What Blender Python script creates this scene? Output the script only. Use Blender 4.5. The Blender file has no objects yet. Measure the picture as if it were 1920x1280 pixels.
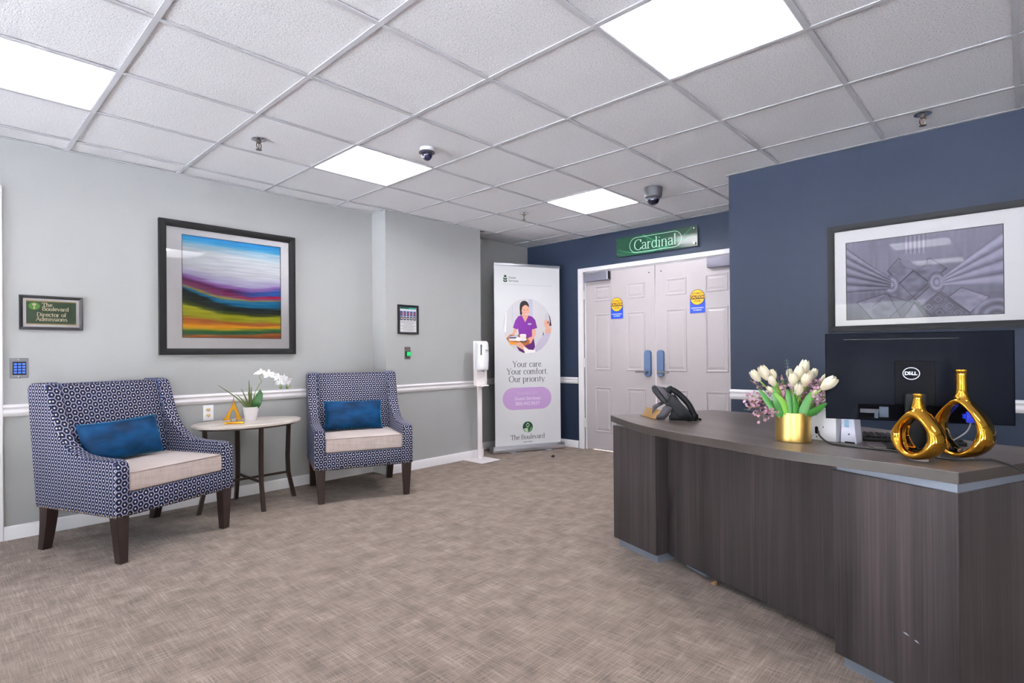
import bpy, bmesh, math, random
import numpy as np
from mathutils import Vector, Matrix
from math import sin, cos, pi, radians as rad

S = bpy.context.scene
COL = S.collection

# ------------------------------------------------------------------ camera
HC = 1.0885
F_ = Vector((0.7333, 0.6799, 0.00405)).normalized()
_yaw, _pitch, _roll = 0.7474368, 0.0040475, -0.0087059
F_ = Vector((cos(_yaw)*cos(_pitch), sin(_yaw)*cos(_pitch), sin(_pitch)))
R0 = Vector((sin(_yaw), -cos(_yaw), 0)); U0 = R0.cross(F_)
R_ = R0*cos(_roll) + U0*sin(_roll); U_ = -R0*sin(_roll) + U0*cos(_roll)
cam = bpy.data.cameras.new('camera')
cam.sensor_width = 36; cam.lens = 36*1029.13/1920
cam.shift_x = -(971.44-960)/1920; cam.shift_y = (658.67-640)/1920
cam.clip_start = 0.05
co = bpy.data.objects.new('camera', cam); COL.objects.link(co)
M = Matrix((R_, U_, -F_)).transposed().to_4x4(); M.translation = (0, 0, HC)
co.matrix_world = M
S.camera = co

# ------------------------------------------------------------------ world, exposure
w = bpy.data.worlds.new('world'); S.world = w; w.use_nodes = True
nt = w.node_tree; nt.nodes.clear()
wo = nt.nodes.new('ShaderNodeOutputWorld'); bg = nt.nodes.new('ShaderNodeBackground')
sk = nt.nodes.new('ShaderNodeTexSky'); sk.sky_type = 'NISHITA'; sk.sun_disc = False
sk.sun_elevation = rad(38); sk.sun_rotation = rad(200)
nt.links.new(sk.outputs[0], bg.inputs[0]); bg.inputs[1].default_value = 0.35
nt.links.new(bg.outputs[0], wo.inputs[0])
S.view_settings.view_transform = 'Standard'; S.view_settings.look = 'None'
S.view_settings.gamma = 1.0; S.view_settings.use_curve_mapping = False
S.view_settings.exposure = 1.22
sun = bpy.data.lights.new('sun', 'SUN'); sun.energy = 122; sun.angle = rad(0.6); sun.color = (1, .985, .98)
so = bpy.data.objects.new('sun', sun); COL.objects.link(so)
# added sun behind the building: lights only the forecourt, whose bounce fills the ceiling
so.rotation_euler = Vector((-.42, -.50, -1)).to_track_quat('-Z', 'Y').to_euler()
TUBE_E = 62.0      # emission of the fluorescent tubes
PANEL_E = 5.0      # emission of the troffer reflector panel

# ------------------------------------------------------------------ room dimensions
CE = 2.406; YW = 4.485; YB = 4.264; XB0 = 2.84; XB1 = 4.02; YR = 4.557
XD = 5.105; XR = 4.089; YRET = 1.625; XMIN = -3.0; YMIN = -3.0

# ------------------------------------------------------------------ node helpers
class N:
    """tiny expression builder for shader nodes"""
    def __init__(s, mat):
        mat.use_nodes = True; s.t = mat.node_tree; s.t.nodes.clear()
        s.out = s.t.nodes.new('ShaderNodeOutputMaterial')
        s.b = s.t.nodes.new('ShaderNodeBsdfPrincipled')
        s.t.links.new(s.b.outputs[0], s.out.inputs[0])
    def n(s, typ, **kw):
        x = s.t.nodes.new(typ)
        for k, v in kw.items(): setattr(x, k, v)
        return x
    def put(s, sock, v):
        if isinstance(v, bpy.types.NodeSocket): s.t.links.new(v, sock)
        elif isinstance(v, (tuple, list)) and len(v) == 3 and sock.type == 'RGBA': sock.default_value = (*v, 1)
        else: sock.default_value = v
    def m(s, op, a, b=None, c=None, clamp=False):
        x = s.n('ShaderNodeMath', operation=op); x.use_clamp = clamp
        for i, v in enumerate((a, b, c)):
            if v is not None: s.put(x.inputs[i], v)
        return x.outputs[0]
    def v(s, op, a, b=None):
        x = s.n('ShaderNodeVectorMath', operation=op); s.put(x.inputs[0], a)
        if b is not None: s.put(x.inputs[1], b)
        return x.outputs['Value'] if op in ('DOT_PRODUCT', 'LENGTH') else x.outputs[0]
    def coord(s, kind='Object', scale=(1, 1, 1), rot=(0, 0, 0)):
        tc = s.n('ShaderNodeTexCoord'); mp = s.n('ShaderNodeMapping')
        mp.inputs['Scale'].default_value = scale; mp.inputs['Rotation'].default_value = rot
        s.t.links.new(tc.outputs[kind], mp.inputs[0]); return mp.outputs[0]
    def noise(s, vec, scale=5, detail=2, rough=0.5, dist=0.0):
        x = s.n('ShaderNodeTexNoise'); s.put(x.inputs['Vector'], vec)
        x.inputs['Scale'].default_value = scale; x.inputs['Detail'].default_value = detail
        x.inputs['Roughness'].default_value = rough; x.inputs['Distortion'].default_value = dist
        return x.outputs['Fac']
    def ramp(s, fac, stops, interp='LINEAR'):
        x = s.n('ShaderNodeValToRGB'); s.put(x.inputs[0], fac); cr = x.color_ramp; cr.interpolation = interp
        while len(cr.elements) < len(stops): cr.elements.new(0.5)
        for e, (p, c) in zip(cr.elements, stops):
            e.position = p; e.color = (*c, 1) if len(c) == 3 else c
        return x.outputs[0]
    def mix(s, fac, a, b, mode='MIX'):
        x = s.n('ShaderNodeMix', data_type='RGBA', blend_type=mode)
        s.put(x.inputs[0], fac); s.put(x.inputs[6], a); s.put(x.inputs[7], b)
        return x.outputs[2]
    def bump(s, h, strength=0.3, dist=0.01):
        x = s.n('ShaderNodeBump'); s.put(x.inputs['Height'], h)
        x.inputs['Strength'].default_value = strength; x.inputs['Distance'].default_value = dist
        s.t.links.new(x.outputs[0], s.b.inputs['Normal'])
    def set(s, **kw):
        names = dict(color='Base Color', rough='Roughness', metal='Metallic', coat='Coat Weight', coat_rough='Coat Roughness',
                     sheen='Sheen Weight', sheen_rough='Sheen Roughness', sheen_tint='Sheen Tint', emit='Emission Color',
                     estr='Emission Strength', trans='Transmission Weight', spec='Specular IOR Level', alpha='Alpha',
                     sss='Subsurface Weight')
        for k, v in kw.items(): s.put(s.b.inputs[names[k]], v)
def lin(h):
    """'#rrggbb' -> linear rgb"""
    h = h.lstrip('#'); r = []
    for i in (0, 2, 4):
        c = int(h[i:i+2], 16)/255; r.append(c/12.92 if c <= 0.04045 else ((c+0.055)/1.055)**2.4)
    return tuple(r)
MATS = {}
def mat(name, color='#808080', rough=0.5, metal=0.0, var=0.06, nscale=8.0, bump=0.0, bscale=200, **kw):
    """plain procedural material: slight mottling in colour and roughness"""
    if name in MATS: return MATS[name]
    m = bpy.data.materials.new(name); g = N(m); c = lin(color) if isinstance(color, str) else color
    co_ = g.coord('Object'); nz = g.noise(co_, nscale, 3)
    a = tuple(x*(1-var) for x in c); b = tuple(min(1, x*(1+var)) for x in c)
    g.set(color=g.mix(nz, a, b), metal=metal, rough=g.m('ADD', rough-0.03, g.m('MULTIPLY', nz, 0.06)), **kw)
    if bump: g.bump(g.noise(co_, bscale, 2), bump, 0.002)
    MATS[name] = m; return m
def emis(name, color, strength):
    m = bpy.data.materials.new(name); g = N(m)
    g.set(color=tuple(v*0.35 for v in lin(color)), emit=lin(color), estr=strength); MATS[name] = m; return m

# ------------------------------------------------------------------ mesh helpers
def mk(name, bm, m, parent=None, loc=None, sharp=35, smooth=True, rotz=None, mw=None):
    me = bpy.data.meshes.new(name)
    bmesh.ops.recalc_face_normals(bm, faces=bm.faces)
    bm.to_mesh(me); bm.free()
    if smooth:
        for p in me.polygons: p.use_smooth = True
        me.set_sharp_from_angle(angle=rad(sharp))
    for mm in (m if isinstance(m, (list, tuple)) else [m]): me.materials.append(mm)
    o = bpy.data.objects.new(name, me); COL.objects.link(o)
    if parent: o.parent = parent
    if loc is not None: o.location = loc
    if rotz is not None: o.rotation_euler = (0, 0, rotz)
    if mw is not None: o.matrix_basis = mw
    return o
def tag(o, label, cat, group=None, kind=None):
    o['label'] = label
    if cat: o['category'] = cat
    if group: o['group'] = group
    if kind: o['kind'] = kind
    return o
def thing(name, label, cat, loc=(0, 0, 0), rotz=0.0, group=None):
    o = bpy.data.objects.new(name, None); COL.objects.link(o); o.empty_display_size = 0.1
    o.location = loc; o.rotation_euler = (0, 0, rotz)
    return tag(o, label, cat, group)
def struct(o): o['kind'] = 'structure'; return o
def box(bm, x0, x1, y0, y1, z0, z1, bev=0.0, seg=1, mi=0, xf=None):
    b = bmesh.new()
    r = bmesh.ops.create_cube(b, size=1)
    for v in b.verts: v.co = Vector(((x0+x1)/2+v.co.x*(x1-x0), (y0+y1)/2+v.co.y*(y1-y0), (z0+z1)/2+v.co.z*(z1-z0)))
    if bev: bmesh.ops.bevel(b, geom=b.edges[:], offset=bev, segments=seg, profile=0.5, affect='EDGES')
    if xf is not None: b.transform(xf)
    for f in b.faces: f.material_index = mi
    merge(bm, b)
def merge(bm, b):
    me = bpy.data.meshes.new('tmp'); b.to_mesh(me); b.free(); bm.from_mesh(me); bpy.data.meshes.remove(me)
def bx(*a, **k):
    bm = bmesh.new(); box(bm, *a, **k); return bm
def prism(bm, pts, z0, z1, bev=0.0, axis='z', mi=0, seg=1, xf=None):
    """extrude polygon (list of 2D) along axis"""
    b = bmesh.new()
    def P(p, h):
        return {'z': (p[0], p[1], h), 'y': (p[0], h, p[1]), 'x': (h, p[0], p[1])}[axis]
    lo = [b.verts.new(P(p, z0)) for p in pts]; hi = [b.verts.new(P(p, z1)) for p in pts]
    n = len(pts)
    b.faces.new(lo[::-1]); b.faces.new(hi)
    for i in range(n): b.faces.new((lo[i], lo[(i+1) % n], hi[(i+1) % n], hi[i]))
    bmesh.ops.recalc_face_normals(b, faces=b.faces)
    if bev:
        es = [e for e in b.edges if e.is_manifold and e.calc_face_angle(0) > rad(25)]
        bmesh.ops.bevel(b, geom=es, offset=bev, segments=seg, profile=0.5, affect='EDGES')
    if xf is not None: b.transform(xf)
    for f in b.faces: f.material_index = mi
    merge(bm, b)
def lathe(bm, prof, seg=32, c=(0, 0, 0), mi=0, xf=None, sx=1.0, sy=1.0):
    b = bmesh.new(); rings = []
    for r, z in prof:
        if r < 1e-6: rings.append([b.verts.new((c[0], c[1], c[2]+z))])
        else: rings.append([b.verts.new((c[0]+sx*r*cos(2*pi*i/seg), c[1]+sy*r*sin(2*pi*i/seg), c[2]+z)) for i in range(seg)])
    for a, d in zip(rings, rings[1:]):
        for i in range(seg):
            j = (i+1) % seg
            if len(a) == 1 and len(d) == 1: continue
            if len(a) == 1: b.faces.new((a[0], d[j], d[i]))
            elif len(d) == 1: b.faces.new((a[i], a[j], d[0]))
            else: b.faces.new((a[i], a[j], d[j], d[i]))
    if xf is not None: b.transform(xf)
    for f in b.faces: f.material_index = mi
    merge(bm, b)
def tube(bm, pts, r, seg=8, mi=0, caps=True):
    """tube along points; r scalar or list"""
    pts = [Vector(p) for p in pts]; n = len(pts)
    rs = r if isinstance(r, (list, tuple)) else [r]*n
    b = bmesh.new(); rings = []; up = None
    for i, p in enumerate(pts):
        t = (pts[min(i+1, n-1)]-pts[max(i-1, 0)]).normalized()
        if up is None:
            up = Vector((0, 0, 1)) if abs(t.z) < 0.9 else Vector((1, 0, 0))
        s = t.cross(up).normalized(); up = s.cross(t).normalized()
        rings.append([b.verts.new(p+rs[i]*(s*cos(2*pi*k/seg)+up*sin(2*pi*k/seg))) for k in range(seg)])
    for a, d in zip(rings, rings[1:]):
        for k in range(seg): b.faces.new((a[k], a[(k+1) % seg], d[(k+1) % seg], d[k]))
    if caps: b.faces.new(rings[0][::-1]); b.faces.new(rings[-1])
    for f in b.faces: f.material_index = mi
    merge(bm, b)
def spline(pts, k=6):
    """Catmull-Rom through points"""
    P = [Vector(p) for p in pts]; out = []
    for i in range(len(P)-1):
        p0 = P[max(i-1, 0)]; p1 = P[i]; p2 = P[i+1]; p3 = P[min(i+2, len(P)-1)]
        for j in range(k):
            t = j/k
            out.append(0.5*((2*p1)+(p2-p0)*t+(2*p0-5*p1+4*p2-p3)*t*t+(3*p1-p0-3*p2+p3)*t**3))
    out.append(P[-1]); return out
def box_uv(o, sc=1.0):
    """uv in metres, projected along each face's dominant normal"""
    me = o.data; uv = me.uv_layers.new(name='UVMap')
    for p in me.polygons:
        n = p.normal; a = max(range(3), key=lambda i: abs(n[i]))
        for li in p.loop_indices:
            c = me.vertices[me.loops[li].vertex_index].co
            uv.data[li].uv = ((c.y, c.z) if a == 0 else (c.x, c.z) if a == 1 else (c.x, c.y+0.3))
def quadm(name, x0, x1, z0, z1, m, parent, depth=0.0, y=0.0):
    """flat panel in the local xz plane, facing -y"""
    bm = bmesh.new()
    vs = [bm.verts.new(p) for p in ((x0, y, z0), (x1, y, z0), (x1, y, z1), (x0, y, z1))]
    bm.faces.new(vs)
    if depth: pass
    return mk(name, bm, m, parent, smooth=False)
def text(name, s, size, m, parent, x=0, z=0, y=-0.001, align='CENTER', sx=1.0, ext=0.0004, bold=0.0, space=1.0, basis=None):
    """flat lettering with the built-in font, in the local xz plane, facing -y"""
    cu = bpy.data.curves.new(name, 'FONT'); cu.body = s; cu.size = size; cu.align_x = align; cu.align_y = 'CENTER'
    cu.extrude = ext; cu.offset = bold; cu.space_character = space; cu.resolution_u = 3
    to = bpy.data.objects.new(name, cu); COL.objects.link(to)
    dg = bpy.context.evaluated_depsgraph_get(); me = bpy.data.meshes.new_from_object(to.evaluated_get(dg))
    bpy.data.objects.remove(to)
    T = Matrix.Translation((x, y, z)) @ Matrix.Rotation(pi/2, 4, 'X') @ Matrix.Diagonal((sx, 1, 1, 1))
    if basis is not None: T = basis @ T
    me.transform(T); me.materials.clear(); me.materials.append(m)
    o = bpy.data.objects.new(name, me); COL.objects.link(o); o.parent = parent; return o

# --- a small serif face drawn with a broad nib (skeleton strokes)
def arc(cx, cy, rx, ry, a0, a1, n=12):
    return [(cx+rx*cos(rad(a0+(a1-a0)*i/n)), cy+ry*sin(rad(a0+(a1-a0)*i/n))) for i in range(n+1)]
def sf(x, y, w=0.07): return [(x-w, y), (x+w, y)]
XH = 0.46; CP = 0.70
GL = {
 'C': (0.62, [arc(.36, .35, .30, .36, 48, 312, 18), [(.565, .70), (.565, .52)], [(.565, .15), (.565, .03)]]),
 'T': (0.58, [[(.03, CP), (.55, CP)], [(.29, CP), (.29, 0)], sf(.29, 0, .1), [(.03, CP), (.03, .56)], [(.55, CP), (.55, .56)]]),
 'B': (0.56, [[(.10, CP), (.10, 0)], [(.03, CP), (.24, CP)] + arc(.26, .535, .16, .165, 90, -90), [(.10, .37), (.28, .37)] + arc(.30, .185, .18, .185, 90, -90) + [(.03, 0)]]),
 'D': (0.64, [[(.11, CP), (.11, 0)], [(.03, CP), (.24, CP)] + arc(.26, .35, .30, .35, 90, -90, 16) + [(.03, 0)]]),
 'A': (0.62, [[(.30, CP), (.07, 0)], [(.30, CP), (.55, 0)], [(.14, .25), (.46, .25)], sf(.07, 0), sf(.55, 0)]),
 'Y': (0.60, [[(.06, CP), (.30, .33), (.30, 0)], [(.54, CP), (.30, .33)], sf(.06, CP), sf(.54, CP), sf(.30, 0, .09)]),
 'O': (0.72, [arc(.36, .35, .30, .36, 0, 360, 24)]),
 'a': (0.42, [[(.06, .36)] + arc(.19, .34, .13, .13, 150, 10, 8) + [(.32, .06), (.36, .0), (.40, .02)], arc(.19, .13, .13, .13, 70, 330, 12) + [(.32, .09)], [(.22, .255), (.32, .29)]]),
 'r': (0.34, [[(.09, XH), (.09, 0)], sf(.10, 0, .09), [(.03, XH-.01), (.09, XH)], [(.09, .30)] + arc(.24, .32, .14, .14, 160, 60, 6)]),
 'd': (0.50, [arc(.22, .23, .17, .24, 60, 300, 14), [(.39, CP+.03), (.39, 0), (.45, .01)], [(.31, CP+.01), (.39, CP+.03)], [(.30, .43), (.39, .36)], [(.30, .03), (.39, .10)]]),
 'i': (0.24, [[(.11, XH), (.11, 0)], sf(.11, 0, .08), [(.04, XH-.01), (.11, XH)], [(.11, .66), (.11, .61)]]),
 'n': (0.50, [[(.09, XH), (.09, 0)], sf(.09, 0, .07), [(.03, XH-.01), (.09, XH)], [(.09, .30)] + arc(.24, .32, .14, .15, 150, 0, 8) + [(.38, 0)], sf(.38, 0, .07)]),
 'l': (0.24, [[(.11, CP+.03), (.11, 0)], sf(.11, 0, .08), [(.04, CP+.01), (.11, CP+.03)]]),
 'h': (0.50, [[(.09, CP+.03), (.09, 0)], sf(.09, 0, .07), [(.09, .30)] + arc(.24, .32, .14, .15, 150, 0, 8) + [(.38, 0)], sf(.38, 0, .07)]),
 'e': (0.43, [[(.07, .26), (.36, .26)] + arc(.215, .24, .155, .23, 10, 325, 18)]),
 'o': (0.47, [arc(.235, .23, .18, .24, 0, 360, 20)]),
 'u': (0.50, [[(.09, XH), (.09, .16)] + arc(.24, .14, .15, .14, 180, 330, 8) + [(.38, .12)], [(.38, XH), (.38, 0), (.44, .01)], [(.03, XH-.01), (.09, XH)], [(.32, XH-.01), (.38, XH)]]),
 'v': (0.46, [[(.05, XH), (.22, 0)], [(.41, XH), (.22, 0)], sf(.06, XH, .06), sf(.40, XH, .06)]),
 'y': (0.46, [[(.05, XH), (.23, 0)], [(.41, XH), (.20, -.10), (.12, -.20), (.05, -.19)], sf(.06, XH, .06), sf(.40, XH, .06)]),
 'c': (0.42, [arc(.225, .23, .17, .24, 45, 315, 14), [(.35, .42), (.35, .34)]]),
 't': (0.32, [[(.13, .60), (.13, .10)] + arc(.21, .09, .08, .09, 180, 300, 6), [(.03, XH), (.26, XH)]]),
 'f': (0.30, [[(.12, 0), (.12, .58)] + arc(.21, .60, .09, .13, 180, 60, 6), [(.03, XH), (.26, XH)], sf(.12, 0, .08)]),
 'm': (0.76, [[(.09, XH), (.09, 0)], sf(.09, 0, .06), [(.03, XH-.01), (.09, XH)], [(.09, .30)] + arc(.22, .32, .13, .15, 150, 0, 7) + [(.35, 0)], sf(.35, 0, .06), [(.35, .30)] + arc(.49, .32, .13, .15, 150, 0, 7) + [(.62, 0)], sf(.63, 0, .06)]),
 's': (0.38, [arc(.19, .345, .12, .115, 30, 250, 9)[:-1] + [(.19, .235)] + arc(.19, .12, .13, .12, 70, -150, 9)]),
 'p': (0.50, [[(.09, XH), (.09, -.22)], sf(.09, -.22, .07), arc(.26, .23, .17, .24, 130, -130, 14), [(.03, XH-.01), (.09, XH)]]),
 '.': (0.20, [[(.08, .045), (.08, 0)]]), ' ': (0.24, []),
}
def serif(name, s, size, m, parent, x=0, z=0, y=-0.001, thick=0.085, thin=0.035, ext=0.0005, align=0.5):
    """size = em; cap height 0.7 em"""
    wd = sum(GL[c][0] for c in s); px = -wd*align; bm = bmesh.new()
    for c in s:
        adv, strokes = GL[c]
        for k, st in enumerate(strokes):
            P = [Vector((p[0]+px, p[1])) for p in st]
            L = []; Rr = []; n = len(P)
            for i, p in enumerate(P):
                t = P[min(i+1, n-1)]-P[max(i-1, 0)]
                if t.length < 1e-6: t = Vector((0, 1))
                t.normalize(); nn = Vector((-t.y, t.x))
                w_ = (thin+(thick-thin)*abs(t.y)**1.5)/2
                if c == '.' or (c == 'i' and k == 3): w_ = thick*0.6
                if c in 'AYvy' and k == 1 and c != 'A': w_ *= 0.55
                if c == 'A' and k == 0: w_ *= 0.55
                L.append(p+nn*w_); Rr.append(p-nn*w_)
            va = [bm.verts.new((x+q.x*size, y-ext*((k % 3)*0.25+1), z+q.y*size)) for q in L]
            vb = [bm.verts.new((x+q.x*size, y-ext*((k % 3)*0.25+1), z+q.y*size)) for q in Rr]
            for i in range(n-1):
                bm.faces.new((va[i], va[i+1], vb[i+1], vb[i]))
        px += adv
    return mk(name, bm, m, parent, smooth=False)
def poly(bm, pts, y, mi=0):
    f = bm.faces.new([bm.verts.new((p[0], y, p[1])) for p in pts]); f.material_index = mi; return f
def ribbon(bm, pts, w_, y, mi=0, closed=False):
    P = [Vector(p) for p in pts]; n = len(P); a = []; b = []
    for i, p in enumerate(P):
        t = (P[(i+1) % n]-P[i-1]) if closed else (P[min(i+1, n-1)]-P[max(i-1, 0)])
        t.normalize(); nn = Vector((-t.y, t.x))*w_/2
        a.append(bm.verts.new((p.x+nn.x, y, p.y+nn.y))); b.append(bm.verts.new((p.x-nn.x, y, p.y-nn.y)))
    for i in range(n if closed else n-1):
        j = (i+1) % n; f = bm.faces.new((a[i], a[j], b[j], b[i])); f.material_index = mi
def ell(cx, cz, rx, rz, n=32, a0=0, a1=360, close=False):
    k = n if not close else n+1
    return [(cx+rx*cos(rad(a0+(a1-a0)*i/n)), cz+rz*sin(rad(a0+(a1-a0)*i/n))) for i in range(n if abs(a1-a0) == 360 else n+1)]
def paint(name, x0, x1, z0, z1, fn, nx, nz, m, parent, y=0.0):
    """flat print: grid mesh with a colour attribute"""
    xs = np.linspace(0, 1, nx); zs = np.linspace(0, 1, nz)
    V = [(x0+(x1-x0)*u, y, z0+(z1-z0)*v) for v in zs for u in xs]
    Fc = [(j*nx+i, j*nx+i+1, (j+1)*nx+i+1, (j+1)*nx+i) for j in range(nz-1) for i in range(nx-1)]
    me = bpy.data.meshes.new(name); me.from_pydata(V, [], Fc)
    ca = me.color_attributes.new('print', 'FLOAT_COLOR', 'POINT')
    UU, VV = np.meshgrid(xs, zs); c = fn(UU.ravel(), VV.ravel())
    c = np.where(c <= 0.04045, c/12.92, ((np.clip(c, 0, 1)+0.055)/1.055)**2.4)
    ca.data.foreach_set('color', np.concatenate([c, np.ones((len(c), 1))], 1).astype(np.float32).ravel())
    me.materials.append(m); o = bpy.data.objects.new(name, me); COL.objects.link(o); o.parent = parent
    return o
def copy_tree(o, parent=None):
    c = o.copy(); COL.objects.link(c); c.parent = parent
    for ch in list(o.children): copy_tree(ch, c)
    return c

# ------------------------------------------------------------------ materials
def make_materials():
    # ceiling tile: white mineral fibre with pits
    m = bpy.data.materials.new('ceiling_tile'); g = N(m); c = g.coord('Object')
    n1 = g.noise(c, 150, 3, 0.75); n2 = g.noise(c, 60, 2); n3 = g.noise(c, 3, 2)
    col = g.ramp(n1, [(0.32, lin('#b4b4ba')), (0.41, lin('#ebebee')), (0.55, lin('#f8f8fa')), (0.7, lin('#fdfdfd'))])
    col = g.mix(g.m('MULTIPLY', n3, 0.08), col, lin('#d9d8dc'))
    g.set(color=col, rough=0.9, spec=0.1); g.bump(g.m('ADD', n1, g.m('MULTIPLY', n2, 0.5)), 0.55, 0.004); MATS['tile'] = m
    # carpet: fine threads on both axes with blocky mottling
    m = bpy.data.materials.new('carpet'); g = N(m)
    cA = g.coord('Object', (2.2, 75, 1)); cB = g.coord('Object', (75, 2.2, 1)); c0 = g.coord('Object')
    cA2 = g.coord('Object', (5, 130, 1)); cB2 = g.coord('Object', (130, 5, 1))
    a = g.noise(cA, 2.6, 3, 0.55); b = g.noise(cB, 2.6, 3, 0.55); a2 = g.noise(cA2, 1.6, 2, 0.6); b2 = g.noise(cB2, 1.6, 2, 0.6)
    blk = g.noise(c0, 9, 2, 0.6); fine = g.noise(c0, 420, 1)
    la = g.ramp(a, [(0.44, (0, 0, 0)), (0.62, (1, 1, 1))]); lb = g.ramp(b, [(0.44, (0, 0, 0)), (0.62, (1, 1, 1))])
    s = g.m('MAXIMUM', la, lb)
    s = g.m('ADD', g.m('MULTIPLY', s, 0.30), g.m('MULTIPLY', g.m('ADD', a2, b2), 0.42))
    s = g.m('ADD', s, g.m('MULTIPLY', g.m('SUBTRACT', blk, 0.5), 0.7))
    s = g.m('ADD', s, g.m('MULTIPLY', g.m('SUBTRACT', fine, 0.5), 0.55))
    col = g.ramp(s, [(0.15, lin('#564a42')), (0.45, lin('#76675d')), (0.70, lin('#8e7e72')), (1.0, lin('#ad9d91'))])
    wide = g.noise(c0, 1.1, 3)
    col = g.mix(g.m('MULTIPLY', g.ramp(wide, [(0.5, (0, 0, 0)), (0.75, (1, 1, 1))]), 0.25), col, lin('#8f7f70'))
    g.set(color=col, rough=0.97, spec=0.05, sheen=0.15); g.bump(g.m('ADD', s, fine), 0.5, 0.004); MATS['carpet'] = m
    # hexagon upholstery
    for nm, navy, ring in (('fabric', '#15224a', '#c9c2c2'),):
        m = bpy.data.materials.new('hexagon_velvet'); g = N(m)
        uv = g.coord('UV', (1/0.0332, 1/0.0367, 1))
        sp = g.n('ShaderNodeSeparateXYZ'); g.put(sp.inputs[0], uv)
        x, y = sp.outputs[1], sp.outputs[0]                 # swapped: flat tops stacked in columns
        def cell(ox, oy):
            fx = g.m('SUBTRACT', g.m('FLOORED_MODULO', g.m('ADD', x, 50+ox), 1.0), 0.5)
            fy = g.m('SUBTRACT', g.m('FLOORED_MODULO', g.m('ADD', y, 50*1.7320508+oy), 1.7320508), 0.8660254)
            return fx, fy, g.m('ADD', g.m('MULTIPLY', fx, fx), g.m('MULTIPLY', fy, fy))
        ax, ay, al = cell(0, 0); bx_, by_, bl = cell(0.5, 0.8660254)
        t = g.m('LESS_THAN', al, bl)
        def sel(p, q): return g.m('ADD', g.m('MULTIPLY', p, t), g.m('MULTIPLY', q, g.m('SUBTRACT', 1.0, t)))
        gx = g.m('ABSOLUTE', sel(ax, bx_)); gy = g.m('ABSOLUTE', sel(ay, by_))
        d = g.m('MAXIMUM', gx, g.m('ADD', g.m('MULTIPLY', gx, 0.5), g.m('MULTIPLY', gy, 0.8660254)))
        col = g.ramp(d, [(0.0, lin(ring)), (0.115, lin(ring)), (0.14, lin('#060b1a')), (0.27, lin('#080f24')), (0.33, lin('#0e2048')), (0.435, lin('#0e2048')), (0.458, lin('#a39ca6')), (0.5, lin('#b4adb4'))])
        g.set(color=col, rough=0.6, sheen=0.08, sheen_rough=0.3, sheen_tint=(0.2, 0.45, 1.0, 1), spec=0.2)
        g.bump(g.ramp(d, [(0.1, (1, 1, 1)), (0.14, (0, 0, 0)), (0.415, (0, 0, 0)), (0.44, (1, 1, 1))]), 0.25, 0.002)
        MATS['fabric'] = m
    # linen seat
    m = bpy.data.materials.new('linen'); g = N(m)
    a = g.noise(g.coord('Object', (300, 300, 12)), 1, 2); b = g.noise(g.coord('Object', (12, 300, 300)), 1, 2)
    s = g.m('ADD', g.m('MULTIPLY', a, 0.5), g.m('MULTIPLY', b, 0.5))
    g.set(color=g.ramp(s, [(0.3, lin('#a5958f')), (0.7, lin('#c6b8b2'))]), rough=0.85, sheen=0.2); g.bump(s, 0.2, 0.001); MATS['linen'] = m
    # blue velvet
    m = bpy.data.materials.new('blue_velvet'); g = N(m); n1 = g.noise(g.coord('Object', (6, 6, 14)), 1.2, 3)
    g.set(color=g.ramp(n1, [(0.3, lin('#01203f')), (0.7, lin('#04426f'))]), rough=0.55, sheen=0.35, sheen_rough=0.3, sheen_tint=(0.1, 0.6, 1, 1), spec=0.15)
    g.bump(g.noise(g.coord('Object'), 9, 3), 0.5, 0.02); MATS['velvet'] = m
    # desk laminates
    for nm, cs, sc in (('laminate', ('#262021', '#3b3435', '#524949'), (26, 26, 0.9)), ('laminate_top', ('#3d3531', '#524945', '#675e59'), (3.0, 30, 30)), ):
        m = bpy.data.materials.new('wood_'+nm); g = N(m)
        r = (0, 0, rad(-66)) if nm == 'laminate_top' else (0, 0, 0)
        tc = g.n('ShaderNodeTexCoord'); mr = g.n('ShaderNodeMapping'); mr.inputs['Rotation'].default_value = r
        g.t.links.new(tc.outputs['Object'], mr.inputs[0])
        def sc_(v):
            q = g.n('ShaderNodeMapping'); q.inputs['Scale'].default_value = v; g.t.links.new(mr.outputs[0], q.inputs[0]); return q.outputs[0]
        if nm == 'laminate_top': s1, s2, s3 = (0.7, 14, 14), (2.0, 110, 110), (0.5, 3, 3)
        else: s1, s2, s3 = (16, 16, 0.5), (150, 150, 2.2), (5, 5, 0.3)
        n1 = g.noise(sc_(s1), 1, 3, 0.55, 0.6); n2 = g.noise(sc_(s2), 1, 3, 0.6); n3 = g.noise(sc_(s3), 1, 2)
        f = g.m('ADD', g.m('MULTIPLY', n1, 0.42), g.m('ADD', g.m('MULTIPLY', n2, 0.33), g.m('MULTIPLY', n3, 0.25)))
        g.set(color=g.ramp(f, [(0.34, lin(cs[0])), (0.5, lin(cs[1])), (0.66, lin(cs[2]))]), rough=0.42 if nm == 'laminate' else 0.33, spec=0.45)
        g.bump(n2, 0.08, 0.001); MATS[nm] = m
    # marble-ish table top
    m = bpy.data.materials.new('table_top'); g = N(m); n1 = g.noise(g.coord('Object', (3, 14, 14)), 1.5, 4, 0.6, 0.5)
    g.set(color=g.ramp(n1, [(0.3, lin('#b9aea6')), (0.7, lin('#d3cac2'))]), rough=0.3); MATS['tabletop'] = m
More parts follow.
